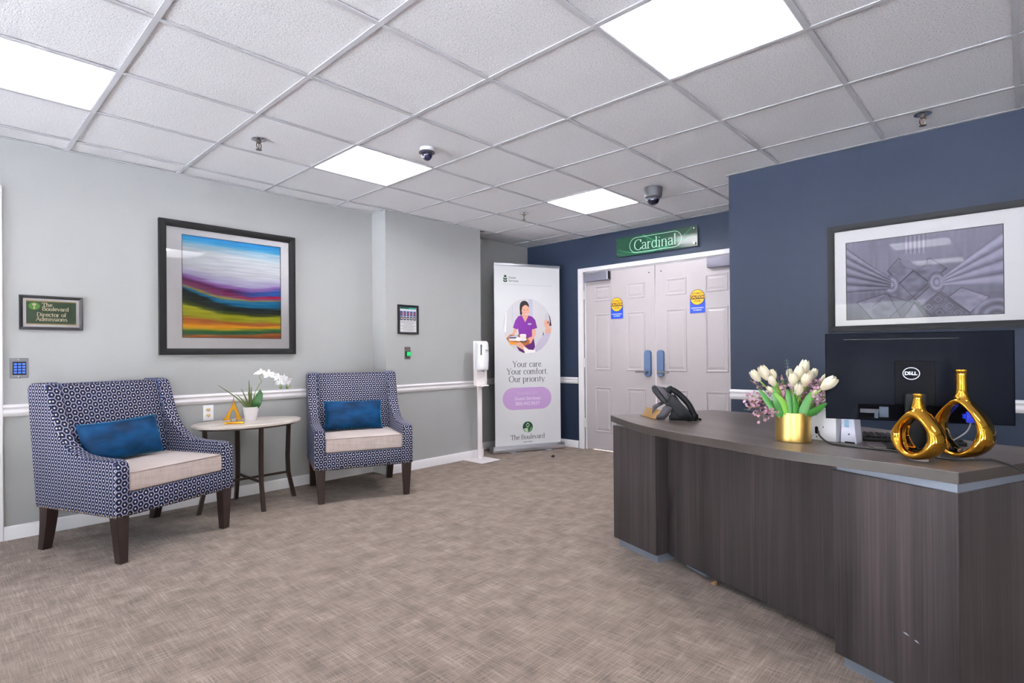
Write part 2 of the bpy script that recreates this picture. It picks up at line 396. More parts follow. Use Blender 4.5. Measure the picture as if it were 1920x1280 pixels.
    # walls
    for nm, cl in (('wall_grey', '#a0a1a1'), ('wall_blue', '#1f2a3f'), ('wall_shade', '#8f8f8f')):
        m = bpy.data.materials.new(nm); g = N(m); c = g.coord('Object'); n1 = g.noise(c, 1.3, 4, 0.6); n2 = g.noise(c, 140, 2)
        k = lin(cl)
        g.set(color=g.mix(n1, tuple(v*0.94 for v in k), tuple(v*1.05 for v in k)), rough=0.55 if nm == 'wall_blue' else 0.6, spec=0.35)
        g.bump(n2, 0.12, 0.002); MATS[nm] = m
    # print with colour attribute
    m = bpy.data.materials.new('print_colours'); g = N(m); at = g.n('ShaderNodeVertexColor'); at.layer_name = 'print'
    g.set(color=at.outputs[0], rough=0.6, spec=0.2); MATS['print'] = m
    # thin glass pane
    m = bpy.data.materials.new('pane_glass'); g = N(m)
    tr = g.n('ShaderNodeBsdfTransparent'); gl = g.n('ShaderNodeBsdfGlossy'); gl.inputs['Roughness'].default_value = 0.02
    fr = g.n('ShaderNodeFresnel'); fr.inputs[0].default_value = 1.5
    fac = g.m('MULTIPLY', fr.outputs[0], 1.15, clamp=True)
    mx = g.n('ShaderNodeMixShader'); g.put(mx.inputs[0], fac); g.t.links.new(tr.outputs[0], mx.inputs[1]); g.t.links.new(gl.outputs[0], mx.inputs[2])
    g.t.links.new(mx.outputs[0], g.out.inputs[0]); MATS['glass'] = m
    # polished gold ceramic / brushed brass
    m = bpy.data.materials.new('gold_glaze'); g = N(m); n1 = g.noise(g.coord('Object'), 14, 2)
    g.set(color=g.mix(n1, (0.50, 0.25, 0.028), (0.62, 0.33, 0.04)), metal=1.0, rough=0.09); g.bump(n1, 0.06, 0.01); MATS['gold'] = m
    m = bpy.data.materials.new('brushed_brass'); g = N(m); n1 = g.noise(g.coord('Object', (4, 4, 600)), 1, 2)
    g.set(color=(0.56, 0.38, 0.12), metal=1.0, rough=g.m('ADD', 0.33, g.m('MULTIPLY', n1, 0.08))); MATS['brass'] = m
make_materials()
W = mat('white_trim_paint', '#dfdcdf', 0.35, var=0.02)
DOORM = mat('door_paint', '#ada5a7', 0.38, var=0.03)
TEE = mat('ceiling_tee_paint', '#c6c6ca', 0.7, var=0.02, spec=.1)
BLKFR = mat('black_frame_wood', '#18181a', 0.55, var=0.15, nscale=40, spec=.2)
DKFR = mat('dark_frame_wood', '#17151c', 0.35, var=0.1)
MATB = mat('mat_board', '#dcdade', 0.8, var=0.01)
CHROME = mat('chrome', '#c8c8cc', 0.18, 1.0)
STEEL = mat('brushed_steel', '#98989c', 0.38, 1.0)
ALU = mat('aluminium_trim', '#9aa2b0', 0.42, 0.55)
ESP = mat('espresso_wood', '#2c1e1c', 0.3, var=0.3, nscale=20)
BRONZE = mat('bronze_metal', '#40342f', 0.4, 0.5, var=0.1)
WPL = mat('white_plastic', '#e4e4ea', 0.3, var=0.01)
BPL = mat('black_plastic', '#0c0d11', 0.38, var=0.1, spec=.3)
BPM = mat('matte_black_plastic', '#0e0f14', 0.5, var=0.1, spec=.25)
NAIL = mat('brass_nail', '#8a6a3a', 0.3, 1.0)

# =================================================================== ROOM
def wall(name, x0, x1, y0, y1, m, z0=0.0, z1=CE+0.12):
    return struct(mk(name, bx(x0, x1, y0, y1, z0, z1), m, smooth=False))
def build_room():
    fl = struct(mk('floor', bx(XMIN-.1, XD+.3, YMIN-.1, YR+.3, -0.1, 0), MATS['carpet'], smooth=False))
    # left wall with a door opening at x -0.70 .. 0.235
    bm = bmesh.new()
    box(bm, XMIN, -0.70, YW, YW+.1, 0, CE+.12); box(bm, 0.235, XB0, YW, YW+.1, 0, CE+.12); box(bm, -0.70, 0.235, YW, YW+.1, 2.04, CE+.12)
    struct(mk('wall_left', bm, MATS['wall_grey'], smooth=False))
    wall('wall_left_projection', XB0, XB1, YB, YW+.1, MATS['wall_grey'])
    wall('wall_alcove', XB1, XD, YR, YR+.1, MATS['wall_grey'])
    # far wall with the double-door opening
    dy0, dy1, dz = 1.92, 3.70, 2.01
    bm = bmesh.new()
    box(bm, XD, XD+.12, dy1, YR+.1, 0, CE+.12); box(bm, XD, XD+.12, YRET-.1, dy0, 0, CE+.12); box(bm, XD, XD+.12, dy0, dy1, dz, CE+.12)
    struct(mk('wall_back', bm, MATS['wall_blue'], smooth=False))
    wall('wall_right', XR, XR+.1, YMIN, YRET, MATS['wall_blue'])
    wall('wall_right_return', XR+.1, XD, YRET-.1, YRET, MATS['wall_blue'])
    sx0, sx1, sz0, sz1 = -2.7, 0.0, 0.05, 2.20  # unseen side glazing, added to bring daylight fill to the ceiling
    bm = bmesh.new()
    box(bm, XMIN, sx0, YMIN-.1, YMIN, 0, CE+.12); box(bm, sx1, XR, YMIN-.1, YMIN, 0, CE+.12)
    box(bm, sx0, sx1, YMIN-.1, YMIN, sz1, CE+.12); box(bm, sx0, sx1, YMIN-.1, YMIN, 0, sz0)
    struct(mk('wall_side', bm, MATS['wall_grey'], smooth=False))
    wf = bmesh.new()
    for k in range(5): box(wf, sx0+(sx1-sx0-.05)*k/4, sx0+(sx1-sx0-.05)*k/4+.05, YMIN-.09, YMIN+.01, sz0, sz1)
    for z in (sz0, sz1-.05): box(wf, sx0, sx1, YMIN-.088, YMIN+.008, z, z+.05)
    ws = struct(mk('fill_window_2', wf, W, smooth=False))
    for k in range(4):
        a = sx0+(sx1-sx0-.05)*k/4+.05; mk('pane', bx(a, a+(sx1-sx0-.05)/4-.05, YMIN-.055, YMIN-.047, sz0+.05, sz1-.05), MATS['glass'], ws, smooth=False)
    # wall behind the camera with a glazed opening
    wy0, wy1, wz0, wz1 = 1.15, 4.2, 0.06, 1.98
    bm = bmesh.new()
    box(bm, XMIN-.1, XMIN, -.35, wy0, 0, CE+.12); box(bm, XMIN-.1, XMIN, YMIN-.1, -2.8, 0, CE+.12)
    box(bm, XMIN-.1, XMIN, -2.8, -.35, 2.2, CE+.12); box(bm, XMIN-.1, XMIN, -2.8, -.35, 0, wz0); box(bm, XMIN-.1, XMIN, wy1, YW+.1, 0, CE+.12)
    box(bm, XMIN-.1, XMIN, wy0, wy1, wz1, CE+.12); box(bm, XMIN-.1, XMIN, wy0, wy1, 0, wz0)
    struct(mk('wall_front', bm, MATS['wall_grey'], smooth=False))
    wf = bmesh.new()
    for y in (wy0, (wy0+wy1)/2-.03, wy1-.06): box(wf, XMIN-.09, XMIN+.01, y, y+.06, wz0, wz1)
    for z in (wz0, wz1-.06): box(wf, XMIN-.088, XMIN+.008, wy0, wy1, z, z+.06)
    w3 = bmesh.new()  # unseen extra window, added to throw more daylight into the room
    for y in (-2.8, -1.6, -.40): box(w3, XMIN-.09, XMIN+.01, y, y+.05, wz0, 2.2)
    for z in (wz0, 2.15): box(w3, XMIN-.088, XMIN+.008, -2.8, -.35, z, z+.05)
    w3 = struct(mk('fill_window_3', w3, W, smooth=False))
    for y in (-2.75, -1.55): mk('pane', bx(XMIN-.055, XMIN-.047, y, y+1.15, wz0+.05, 2.15), MATS['glass'], w3, smooth=False)
    wnd = struct(mk('window_1', wf, W, smooth=False))
    mk('pane', bx(XMIN-.055, XMIN-.047, wy0+.06, wy1-.06, wz0+.06, wz1-.06), MATS['glass'], wnd, smooth=False)
    # trims ------------------------------------------------------------
    prof_r = [(0, 0), (0, .072), (.012, .072), (.022, .064), (.025, .055), (.016, .046), (.016, .034), (.020, .028), (.022, .018), (.014, .008), (.010, 0)]
    prof_b = [(0, 0), (0, .082), (.006, .080), (.012, .070), (.014, 0)]
    def run(bm, prof, a, b, zb, nrm):
        """profile (out, up) swept from a to b (2D points), nrm = outward normal"""
        A = [bm.verts.new((a[0]+nrm[0]*o, a[1]+nrm[1]*o, zb+u)) for o, u in prof]
        B = [bm.verts.new((b[0]+nrm[0]*o, b[1]+nrm[1]*o, zb+u)) for o, u in prof]
        n = len(prof)
        for i in range(n): bm.faces.new((A[i], A[(i+1) % n], B[(i+1) % n], B[i]))
        bm.faces.new(A[::-1]); bm.faces.new(B)
    zr = 0.738
    for i, (nm, prof, zb) in enumerate((('trim', prof_r, zr), ('baseboard', prof_b, 0.0))):
        o_ = 0.025 if prof is prof_r else 0.014
        segs = {'left': [((0.31, YW), (XB0, YW), (0, -1)), ((XB0, YW), (XB0, YB-o_), (-1, 0)), ((XB0-o_, YB), (XB1+o_, YB), (0, -1)), ((XB1, YB-o_), (XB1, YR), (1, 0))],
                'alcove': [((XB1, YR), (XD, YR), (0, -1))],
                'back': [((XD, YR), (XD, 3.785), (-1, 0))],
                'right': [((XR, YRET), (XR, YMIN), (-1, 0))]}
        for side, L in segs.items():
            bm = bmesh.new()
            for a, b, n in L: run(bm, prof, a, b, zb, n)
            nmx = ('baseboard_'+side) if nm == 'baseboard' else 'trim_%d' % (list(segs).index(side)+1)
            struct(mk(nmx, bm, W, sharp=50))
    # casing at the left picture edge + its door
    bm = bmesh.new()
    box(bm, 0.235, 0.312, YW-.018, YW, 0, 2.12, .004); box(bm, -0.78, -0.70, YW-.018, YW, 0, 2.12, .004); box(bm, -0.70, 0.235, YW-.018, YW, 2.04, 2.12, .004)
    struct(mk('trim_5', bm, W))
    d2 = struct(mk('door_2', bx(-0.70, 0.235, YW+.03, YW+.07, 0.005, 2.04, .003), DOORM))
    h = bmesh.new(); lathe(h, [(0, 0), (.03, 0), (.03, .01), (.012, .015), (.012, .04), (.027, .05), (.027, .07), (0, .075)], 20, xf=Matrix.Translation((-.62, YW+.03, .95)) @ Matrix.Rotation(pi/2, 4, 'X'))
    mk('door_handle', h, STEEL, d2)
    # ceiling -----------------------------------------------------------
    ceil = struct(mk('ceiling', bx(XMIN-.1, XD+.2, YMIN-.1, YR+.2, CE+.14, CE+.2), mat('plenum', '#8a8580', 0.9), smooth=False))
    T = .6096
    XI = {i: .013+T*i for i in range(-5, 9)}
    XI.update({1: .615, 2: 1.234, 3: 1.840, 4: 2.458, 5: 3.070, 6: 3.682, 7: 4.275, 8: 4.872})
    YJ = {j: 4.908-T*j for j in range(1, 14)}
    YJ.update({1: 4.258, 2: 3.667, 3: 3.071, 4: 2.477, 5: 1.882, 6: 1.268, 7: .645, 8: .022})
    # slight slant of the main tees, as seen in the photograph
    sl = {5: -.018, 6: -.02, 7: -.022, 8: -.02}
    def nx(i, y): return XI[i]+sl.get(i, 0)*(y-2.5)
    lights = {(0, 2): 0, (3, 2): 1, (3, 6): 2, (6, 3): 3, (-1, 6): 4, (3, 10): 5, (-1, 10): 6, (-4, 2): 7, (-4, 6): 8}
    xb = [XMIN]+[XI[i] for i in range(-4, 9)]+[XD]
    yb = [YR]+[YJ[j] for j in range(1, 13)]+[YMIN]
    hw = 0.0115
    bmT = bmesh.new()
    def inside(x, y):
        if y > YW and x < XB1-.01: return False
        if y > YB and XB0 < x < XB1: return False
        if x > XR and y < YRET: return False
        return True
    def clip(i, j):
        """cell between x-lines i,i+1 and y-lines j,j+1 -> polygon clipped to the room"""
        x0 = XMIN if i == -5 else None; x1 = XD if i == 8 else None
        ya = YR if j == 0 else YJ[j]; yb_ = YMIN if j == 12 else YJ[j+1]
        return x0, x1, ya, yb_
    tiles = []
    cache = {}
    for i in range(-5, 9):
        for j in range(0, 13):
            if (i, j) in lights: continue
            x0, x1, ya, yb_ = clip(i, j)
            X0 = XMIN if x0 is not None else nx(i, (ya+yb_)/2); X1 = XD if x1 is not None else nx(i+1, (ya+yb_)/2)
            A, B = ya, yb_
            if A > YW and X1 <= XB0+.02: A = YW
            if X0 < XB0 < X1 and A > YW: A = YW
            if X0 >= XB0-.02 and X1 <= XB1+.05 and A > YB: A = YB
            if X0 > XB0 and X0 < XB1 < X1 and j == 1 and A > YB-.01: A = YJ[1]
            if X0 < XB1 < X1-.05 and j == 0: X0 = XB1; A = YR
            if A <= YRET and X0 > XR-.02: continue
            if X1 > XR and X0 < XR and A < YRET: X1 = XR
            if X0 > XR-.02 and B < YRET < A: B = YRET
            if X0 < XR < XI[i+1 if i < 8 else 8] and B < YRET < A: X1 = nx(i+1, (ya+yb_)/2)
            if A-B < .03 or X1-X0 < .03: continue
            a, b, c, d_ = X0+.004, X1-.004, B+.004, A-.004
            bm = bmesh.new(); W2, H2 = (b-a)/2, (d_-c)/2
            if X0 == XB1 and j == 0:
                prism(bm, [(W2*.62, -H2), (W2, -H2), (W2, H2), (-W2, H2), (-W2, H2*.35), (-W2*.45, H2*.30), (-W2*.1, -H2*.1), (W2*.3, -H2*.25)], 0, .014, 0)
            elif X0 < XR < X1-.05 and B < YRET < A:
                mx_, my_ = (a+b)/2, (c+d_)/2
                prism(bm, [(-W2, -H2), (XR-mx_, -H2), (XR-mx_, YRET-my_), (W2, YRET-my_), (W2, H2), (-W2, H2)], 0, .014, 0)
            else:
                box(bm, -W2, W2, -H2, H2, 0, .014)
            tl = mk('ceiling_tile', bm, MATS['tile'], ceil, smooth=False)
            tl.location = ((a+b)/2, (c+d_)/2, CE+.006+random.uniform(0, .002)); tiles.append(tl)
    # exposed timber over the broken corner tile
    jo = mk('exposed_joist', bx(XB1-.02, 4.5, YB-.05, YR, CE+.05, CE+.09), mat('old_timber', '#a8683c', 0.8, var=0.3), ceil); jo['label'] = 'orange-brown timber seen through the broken tile corner'
    # grid: main tees (const x) and cross tees (const y)
    for i in range(-4, 9):
        a = YMIN; b = YW if XI[i] < XB0 else (YB if XI[i] < XB1 else YR)
        if XI[i] > XR: a = YRET
        bm = bmesh.new(); n0, n1 = nx(i, a), nx(i, b)
        prism(bm, [(n0-hw, a), (n0+hw, a), (n1+hw, b), (n1-hw, b)], CE-.0008, CE+.0035, 0)
        for q in range(1): pass
        mk('main_tee', bm, TEE, ceil, smooth=False)
    for j in range(1, 13):
        y = YJ[j]; x1 = XD if y > YRET else XR
        for i in range(-5, 9):
            a = XMIN if i == -5 else nx(i, y)+hw; b = XD if i == 8 else nx(i+1, y)-hw
            if a >= x1: continue
            b = min(b, x1)
            if XB0 < b and y > YB: continue
            if b-a < .02: continue
            mk('cross_tee', bx(a, b, y-hw, y+hw, CE-.0004, CE+.0035), TEE, ceil, smooth=False)
    # wall angle
    bm = bmesh.new()
    for (xa, xb_, ya, yb_) in ((XMIN, XB0, YW-.022, YW), (XB0-.022, XB0, YB-.022, YW), (XB0, XB1, YB-.022, YB), (XB1, XB1+.022, YB, YR), (XB1, XD, YR-.022, YR), (XD-.022, XD, YRET, YR), (XR-.022, XR, YMIN, YRET+.022), (XR, XD, YRET, YRET+.022)):
        box(bm, xa, xb_, ya, yb_, CE-.0015, CE+.0015)
    mk('wall_angle', bm, TEE, ceil, smooth=False)
    # troffers -----------------------------------------------------------
    WHR = mat('reflector_white', '#f4f4f6', 0.6, var=0.0)
    EM = []
    for q, gain in enumerate((0.4, 1.3, 1.1, 1.9, 0.9)):      # gain per light, set to lift the far end and dim the left
        EM.append((emis('lamp_panel', '#fbfbff', PANEL_E*gain), emis('fluorescent_tube', '#fcfcff', TUBE_E*gain)))
    labs = ['white square ceiling light cut by the left picture edge', 'bright ceiling light nearest the sunset painting, next to the small camera', 'largest bright ceiling light, at the top of the picture above the desk side', 'smallest far ceiling light before the double doors, beside the big dome camera']
    for (i, j), k in lights.items():
        y0, y1 = YJ[j+1], YJ[j]; ym = (y0+y1)/2; x0, x1 = nx(i, ym), nx(i+1, ym)
        cx, cy = (x0+x1)/2, ym; ax, ay = (x1-x0)/2-.012, (y1-y0)/2-.012
        lb = labs[k] if k < 4 else ['square ceiling light behind the camera, nearest the desk', 'square ceiling light far to the right behind the camera', 'square ceiling light in the rear right corner behind the camera', 'square ceiling light near the glazed wall on the painting side', 'square ceiling light near the glazed wall in the middle'][k-4]
        t = thing('ceiling_light', lb, 'ceiling light', (cx, cy, CE), 0, 'square fluorescent ceiling lights')
        EP, ET = EM[min(k, 4)]
        bm = bmesh.new(); d = 0.105
        box(bm, -ax, -ax+.004, -ay, ay, .001, d); box(bm, ax-.004, ax, -ay, ay, .001, d)
        box(bm, -ax, ax, -ay, -ay+.004, .001, d); box(bm, -ax, ax, ay-.004, ay, .001, d)
        mk('housing', bm, WHR, t, smooth=False)
        mk('reflector_panel', bx(-ax, ax, -ay, ay, d, d+.006), EP, t, smooth=False)
        bm = bmesh.new(); tube(bm, [(0, -ay+.02, .088), (0, ay-.02, .088)], .011, 10); mk('fluorescent_tube', bm, ET, t)
build_room()

# =================================================================== DOUBLE DOORS
def build_doors():
    dr = thing('door_1', '', 'door'); del dr['category']; del dr['label']; dr['kind'] = 'structure'
    # frame
    bm = bmesh.new()
    box(bm, XD-.022, XD+.02, 3.700, 3.771, 0, 2.052, .003); box(bm, XD-.022, XD+.02, 1.85, 1.92, 0, 2.052, .003)
    box(bm, XD-.022, XD+.02, 1.92, 3.70, 2.005, 2.052, .003)
    box(bm, XD+.01, XD+.05, 3.680, 3.70, 0, 2.005); box(bm, XD+.01, XD+.05, 1.92, 3.70, 1.992, 2.005)
    mk('door_frame', bm, W, dr)
    def leaf(y0, y1, side):
        """hollow-metal leaf with six embossed panels; door plane x = XD+.004, facing -x"""
        lf = bpy.data.objects.new('door_leaf', None); COL.objects.link(lf); lf.parent = dr
        bm = bmesh.new(); box(bm, XD+.006, XD+.046, y0+.002, y1-.002, .008, 1.990, .002)
        mk('door_slab', bm, DOORM, lf)
        c = (y0+y1)/2
        for (ya, yb) in ((c-.320, c-.095), (c+.095, c+.320)):
            for (za, zb) in ((1.665, 1.835), (.895, 1.525), (.205, .712)):
                bm = bmesh.new()
                # raised rim, sunk groove, raised centre field
                def frame(o0, x0_, o1, x1_):
                    A = [(ya+o0, za+o0), (yb-o0, za+o0), (yb-o0, zb-o0), (ya+o0, zb-o0)]
                    B = [(ya+o1, za+o1), (yb-o1, za+o1), (yb-o1, zb-o1), (ya+o1, zb-o1)]
                    va = [bm.verts.new((x0_, p[0], p[1])) for p in A]; vb = [bm.verts.new((x1_, p[0], p[1])) for p in B]
                    for k in range(4): bm.faces.new((va[k], va[(k+1) % 4], vb[(k+1) % 4], vb[k]))
                    return vb
                X = XD+.006
                frame(0, X, .004, X-.006); frame(.004, X-.006, .012, X-.007); frame(.012, X-.007, .022, X-.0005); frame(.022, X-.0005, .030, X-.0015)
                v = frame(.030, X-.0015, .045, X-.006); bm.faces.new(v)
                mk('door_panel', bm, DOORM, lf, sharp=12)
        return lf
    L = leaf(2.807, 3.680, 1); Rr = leaf(1.930, 2.803, -1)
    # lever sets
    for par, yc, s in ((L, 2.888, 1), (Rr, 2.742, -1)):
        bm = bmesh.new()
        out = [(yc-.038, .860), (yc+.038, .860)] + [(yc+.038, 1.085)] + [(yc+.038*cos(a), 1.085+.028*sin(a)) for a in np.linspace(.3, pi-.3, 8)] + [(yc-.038, 1.085)]
        prism(bm, [(yc+.038*cos(a), .868+.030*sin(a)) for a in np.linspace(pi, 2*pi, 9)] + [(yc+.038*cos(a), 1.085+.030*sin(a)) for a in np.linspace(0, pi, 9)], XD-.022, XD+.006, .004, axis='x')
        e = mk('escutcheon', bm, mat('blue_grey_metal', '#5b7194', 0.42, 0.35), par); e['label'] = 'blue-tinted metal lever plate'
        bm = bmesh.new()
        tube(bm, [(XD-.02, yc, .888), (XD-.062, yc, .888)], .011, 10)
        prism(bm, [(yc-.012*s, .878), (yc+.118*s, .880), (yc+.118*s, .897), (yc-.012*s, .900)], XD-.070, XD-.056, .004, axis='x')
        lv = mk('lever_handle', bm, STEEL, e)
    # closers
    c = mk('door_closer', bx(XD-.062, XD+.004, 3.335, 3.660, 1.888, 1.985, .006, 2), mat('closer_grey', '#6e6b78', 0.45, 0.2), L)
    mk('closer_end_cap', bx(XD-.066, XD-.02, 3.335, 3.352, 1.890, 1.983, .003), mat('closer_cap', '#a8a4b0', 0.35, 0.3), c)
    mk('door_closer', bx(XD-.062, XD+.004, 1.955, 2.225, 1.888, 1.985, .006, 2), mat('closer_grey'), Rr)
    for par, y in ((L, 2.872), (Rr, 2.735)):
        bm = bmesh.new(); lathe(bm, [(0, 0), (.007, 0), (.007, .003), (0, .004)], 12, xf=Matrix.Translation((XD+.006, y, 1.920)) @ Matrix.Rotation(-pi/2, 4, 'Y')); mk('bolt_head', bm, mat('dark_metal', '#4a4448', 0.5, 0.6), par)
    for z in (.30, .98, 1.75):
        bm = bmesh.new(); tube(bm, [(XD-.008, 3.690, z-.05), (XD-.008, 3.690, z+.05)], .009, 8); mk('hinge', bm, W, L)
    # notices stuck on the leaves
    YEL = mat('notice_yellow', '#e6ac12', 0.4, var=0.02); BLU = mat('notice_blue', '#1440c0', 0.4, var=0.02); BK = mat('ink_black', '#15130f', 0.5); WI = mat('ink_white', '#e8ecf4', 0.5)
    for par, yc, zc, w_, lb in ((L, 3.262, 1.575, .152, 'yellow and blue automatic door notice on the left door leaf'), (Rr, 2.346, 1.585, .152, 'yellow and blue automatic door notice on the right door leaf')):
        # local frame: x -> -y world, facing -x world
        t = thing('door_notice', lb, 'sign', (XD-.0015, yc, zc), -pi/2, 'automatic door notices')
        r = w_/2
        bm = bmesh.new(); prism(bm, [(-r, -.115), (r, -.115), (r, .03)] + ell(0, .037, r, r, 20, 5, 175) + [(-r, .03)], -.0008, .0008, axis='y')
        mk('backing', bm, BLU, t, smooth=False)
        bm = bmesh.new(); poly(bm, ell(0, .037, r, r, 40), -.0012); ring = mk('border', bm, BK, t, smooth=False)
        bm = bmesh.new(); poly(bm, ell(0, .037, r*.94, r*.94, 40), -.0015); poly(bm, [(-r*.96, .018), (r*.96, .018), (r*.96, .056), (-r*.96, .056)], -.0018, 1)
        mk('disc', bm, [YEL, BK], t, smooth=False)
        text('lettering', 'AUTOMATIC', .020, BK, t, 0, .075, -.0022, bold=.0004, sx=.95)
        text('lettering', 'CAUTION', .034, YEL, t, 0, .037, -.0026, bold=.0008, sx=.95)
        text('lettering', 'DOOR', .022, BK, t, 0, -.001, -.0022, bold=.0005)
        text('lettering', 'ACTIVATE SWITCH', .016, WI, t, 0, -.067, -.0016, bold=.0004, sx=.9)
        text('lettering', 'TO OPERATE', .016, WI, t, 0, -.088, -.0016, bold=.0004, sx=.9)
build_doors()

# =================================================================== CARDINAL SIGN
def build_sign():
    y0, y1, z0, z1 = 2.323, 3.240, 2.117, 2.317
    t = thing('hanging_sign', 'green Cardinal name sign above the white double doors', 'sign', (XD-.028, (y0+y1)/2, (z0+z1)/2), -pi/2)
    w_, h = (y1-y0)/2, (z1-z0)/2
    m = bpy.data.materials.new('green_acrylic'); g = N(m)
    sp = g.n('ShaderNodeSeparateXYZ'); g.put(sp.inputs[0], g.coord('Object'))
    g.set(color=g.ramp(g.m('ADD', g.m('MULTIPLY', sp.outputs[0], 1.0), 0.5), [(0.0, lin('#1c4a33')), (0.55, lin('#204a36')), (1.0, lin('#3b463c'))]), rough=0.12, spec=0.5)
    mk('board', bx(-w_, w_, -.006, .0, -h, h, .001), m, t)
    LG = mat('line_green', '#2f9c6a', 0.4); PG = mat('pale_green_ink', '#bfe6cf', 0.4)
    bm = bmesh.new()
    def cl(pts): return [p for p in pts if abs(p[0]) < w_*.99 and abs(p[1]) < h*.985]
    for (cx, cz, rx, rz, a0, a1) in ((-.10, .35, .62, .44, 180, 360), (.22, .60, .60, .62, 200, 340), (-.30, -.55, .5, .68, 20, 120), (.10, .45, .30, .52, 180, 300)):
        p = cl(ell(cx, cz, rx, rz, 60, a0, a1))
        # split at gaps
        run_ = []
        for q in p:
            if run_ and (Vector(q)-Vector(run_[-1])).length > .06:
                if len(run_) > 2: ribbon(bm, run_, .004, -.0065)
                run_ = []
            run_.append(q)
        if len(run_) > 2: ribbon(bm, run_, .004, -.0065)
    mk('curved_lines', bm, LG, t, smooth=False)
    bm = bmesh.new()
    R = .078; hx = .215
    ring = ell(hx, 0, R, R, 14, -90, 90)+ell(-hx, 0, R, R, 14, 90, 270)
    ribbon(bm, ring, .0055, -.007, 0, True); mk('oval_outline', bm, PG, t, smooth=False)
    serif('lettering', 'Cardinal', .148, PG, t, 0, -.052, -.0075, thick=.075, thin=.03)
    for sx in (-1, 1):
        for sz in (-1, 1):
            bm = bmesh.new(); lathe(bm, [(0, .022), (.009, .022), (.011, .016), (.011, 0), (.007, -.028)], 16, xf=Matrix.Translation((sx*(w_-.028), -.004, sz*(h-.028))) @ Matrix.Rotation(pi/2, 4, 'X')); mk('standoff_bolt', bm, CHROME, t)
build_sign()

# =================================================================== PICTURES
def frame_bm(x0, x1, z0, z1, fw, depth, prof=None):
    """mitred frame, local xz plane, front towards -y, back at y=0"""
    bm = bmesh.new()
    prof = prof or [(0, 0), (0, -depth), (fw*.25, -depth*1.0), (fw*.8, -depth*.8), (fw, -depth*.7), (fw, 0)]
    rings = []
    for o, y in prof:
        rings.append([bm.verts.new(p) for p in ((x0+o, y, z0+o), (x1-o, y, z0+o), (x1-o, y, z1-o), (x0+o, y, z1-o))])
    for a, b in zip(rings, rings[1:]):
        for k in range(4): bm.faces.new((a[k], a[(k+1) % 4], b[(k+1) % 4], b[k]))
    return bm
rng = np.random.RandomState(4)
def vnoise(u, v, fx, fz, seed=0):
    """smooth value noise"""
    r = np.random.RandomState(seed); G = r.rand(64, 64)
    x = u*fx; y = v*fz; xi = np.floor(x).astype(int); yi = np.floor(y).astype(int); xf = x-xi; yf = y-yi
    xf = xf*xf*(3-2*xf); yf = yf*yf*(3-2*yf)
    g = lambda a, b: G[a % 64, b % 64]
    return (g(xi, yi)*(1-xf)+g(xi+1, yi)*xf)*(1-yf)+(g(xi, yi+1)*(1-xf)+g(xi+1, yi+1)*xf)*yf
def hexc(h): h = h.lstrip('#'); return np.array([int(h[i:i+2], 16)/255 for i in (0, 2, 4)])
def landscape(u, v):
    """abstract landscape: v 0 bottom, 1 top; colour keys listed from the top for several x"""
    # bands listed from the top: colour and height at x = 0, 1/3, 2/3, 1
    B = [('#1488c8', 0, 0, 0, 0), ('#3b9acb', .04, .05, .055, .06), ('#a9c8d8', .09, .10, .10, .105), ('#d6dadf', .14, .17, .19, .22), ('#d2d4dc', .30, .34, .36, .33), ('#b9b4d2', .36, .43, .46, .42),
         ('#9670b4', .39, .465, .50, .455), ('#64265c', .425, .495, .53, .50), ('#8a3a66', .455, .53, .565, .535), ('#c8184f', .462, .55, .59, .55), ('#7a5a70', .470, .565, .605, .585), ('#b09a50', .485, .59, .612, .59), ('#2a7ca4', .50, .61, .625, .60),
         ('#186c94', .503, .635, .67, .64), ('#2c3232', .515, .66, .705, .69), ('#2a2e2c', .59, .71, .74, .72), ('#4c5428', .645, .735, .765, .745), ('#b4b42c', .675, .765, .79, .77), ('#a8a82c', .76, .80, .82, .82),
         ('#b06434', .815, .845, .86, .855), ('#e09a20', .87, .89, .885, .865), ('#c8a024', .90, .91, .90, .88), ('#3c7440', .945, .935, .925, .905), ('#2c6448', .95, .95, .945, .925), ('#a86430', .99, .965, .96, .945), ('#8c4420', 1.0, 1.0, 1.0, 1.0)]
    amb = {9: (0, .15, .7, 1.0), 3: (1, 1, 1, 1)}
    t = 1-v
    t = t+(vnoise(u, v, 3, 14, 1)-.5)*.012+(vnoise(u, v, 5, 60, 2)-.5)*.018
    cs = np.array([hexc(b[0]) for b in B]); P = np.stack([np.interp(u, (0, .333, .667, 1), b[1:]) for b in B], 0)
    P = np.maximum.accumulate(P, 0)
    C2 = np.repeat(cs[:, None, :], len(u), 1)
    wt = np.interp(u, (0, .35, .65, 1), amb[9])[:, None]
    C2[9] = C2[9]*wt+hexc('#7a4668')*(1-wt)
    bl = np.interp(u, (.45, .7, 1), (0, .8, 1))[:, None]
    for q in (7, 8): C2[q] = C2[q]*(1-bl)+hexc('#2c5ea8')*bl
    out = C2[0].copy()
    for q in range(1, len(B)):
        f = np.clip((t-P[q-1])/np.maximum(P[q]-P[q-1], .004), 0, 1)[:, None]; f = f*f*(3-2*f)
        out = np.where((t > P[q-1])[:, None], C2[q-1]*(1-f)+C2[q]*f, out)
    s = (vnoise(u, v, 4, 90, 7)-.5)*.10+(vnoise(u, v, 9, 150, 8)-.5)*.06
    return np.clip(out+s[:, None], 0, 1)
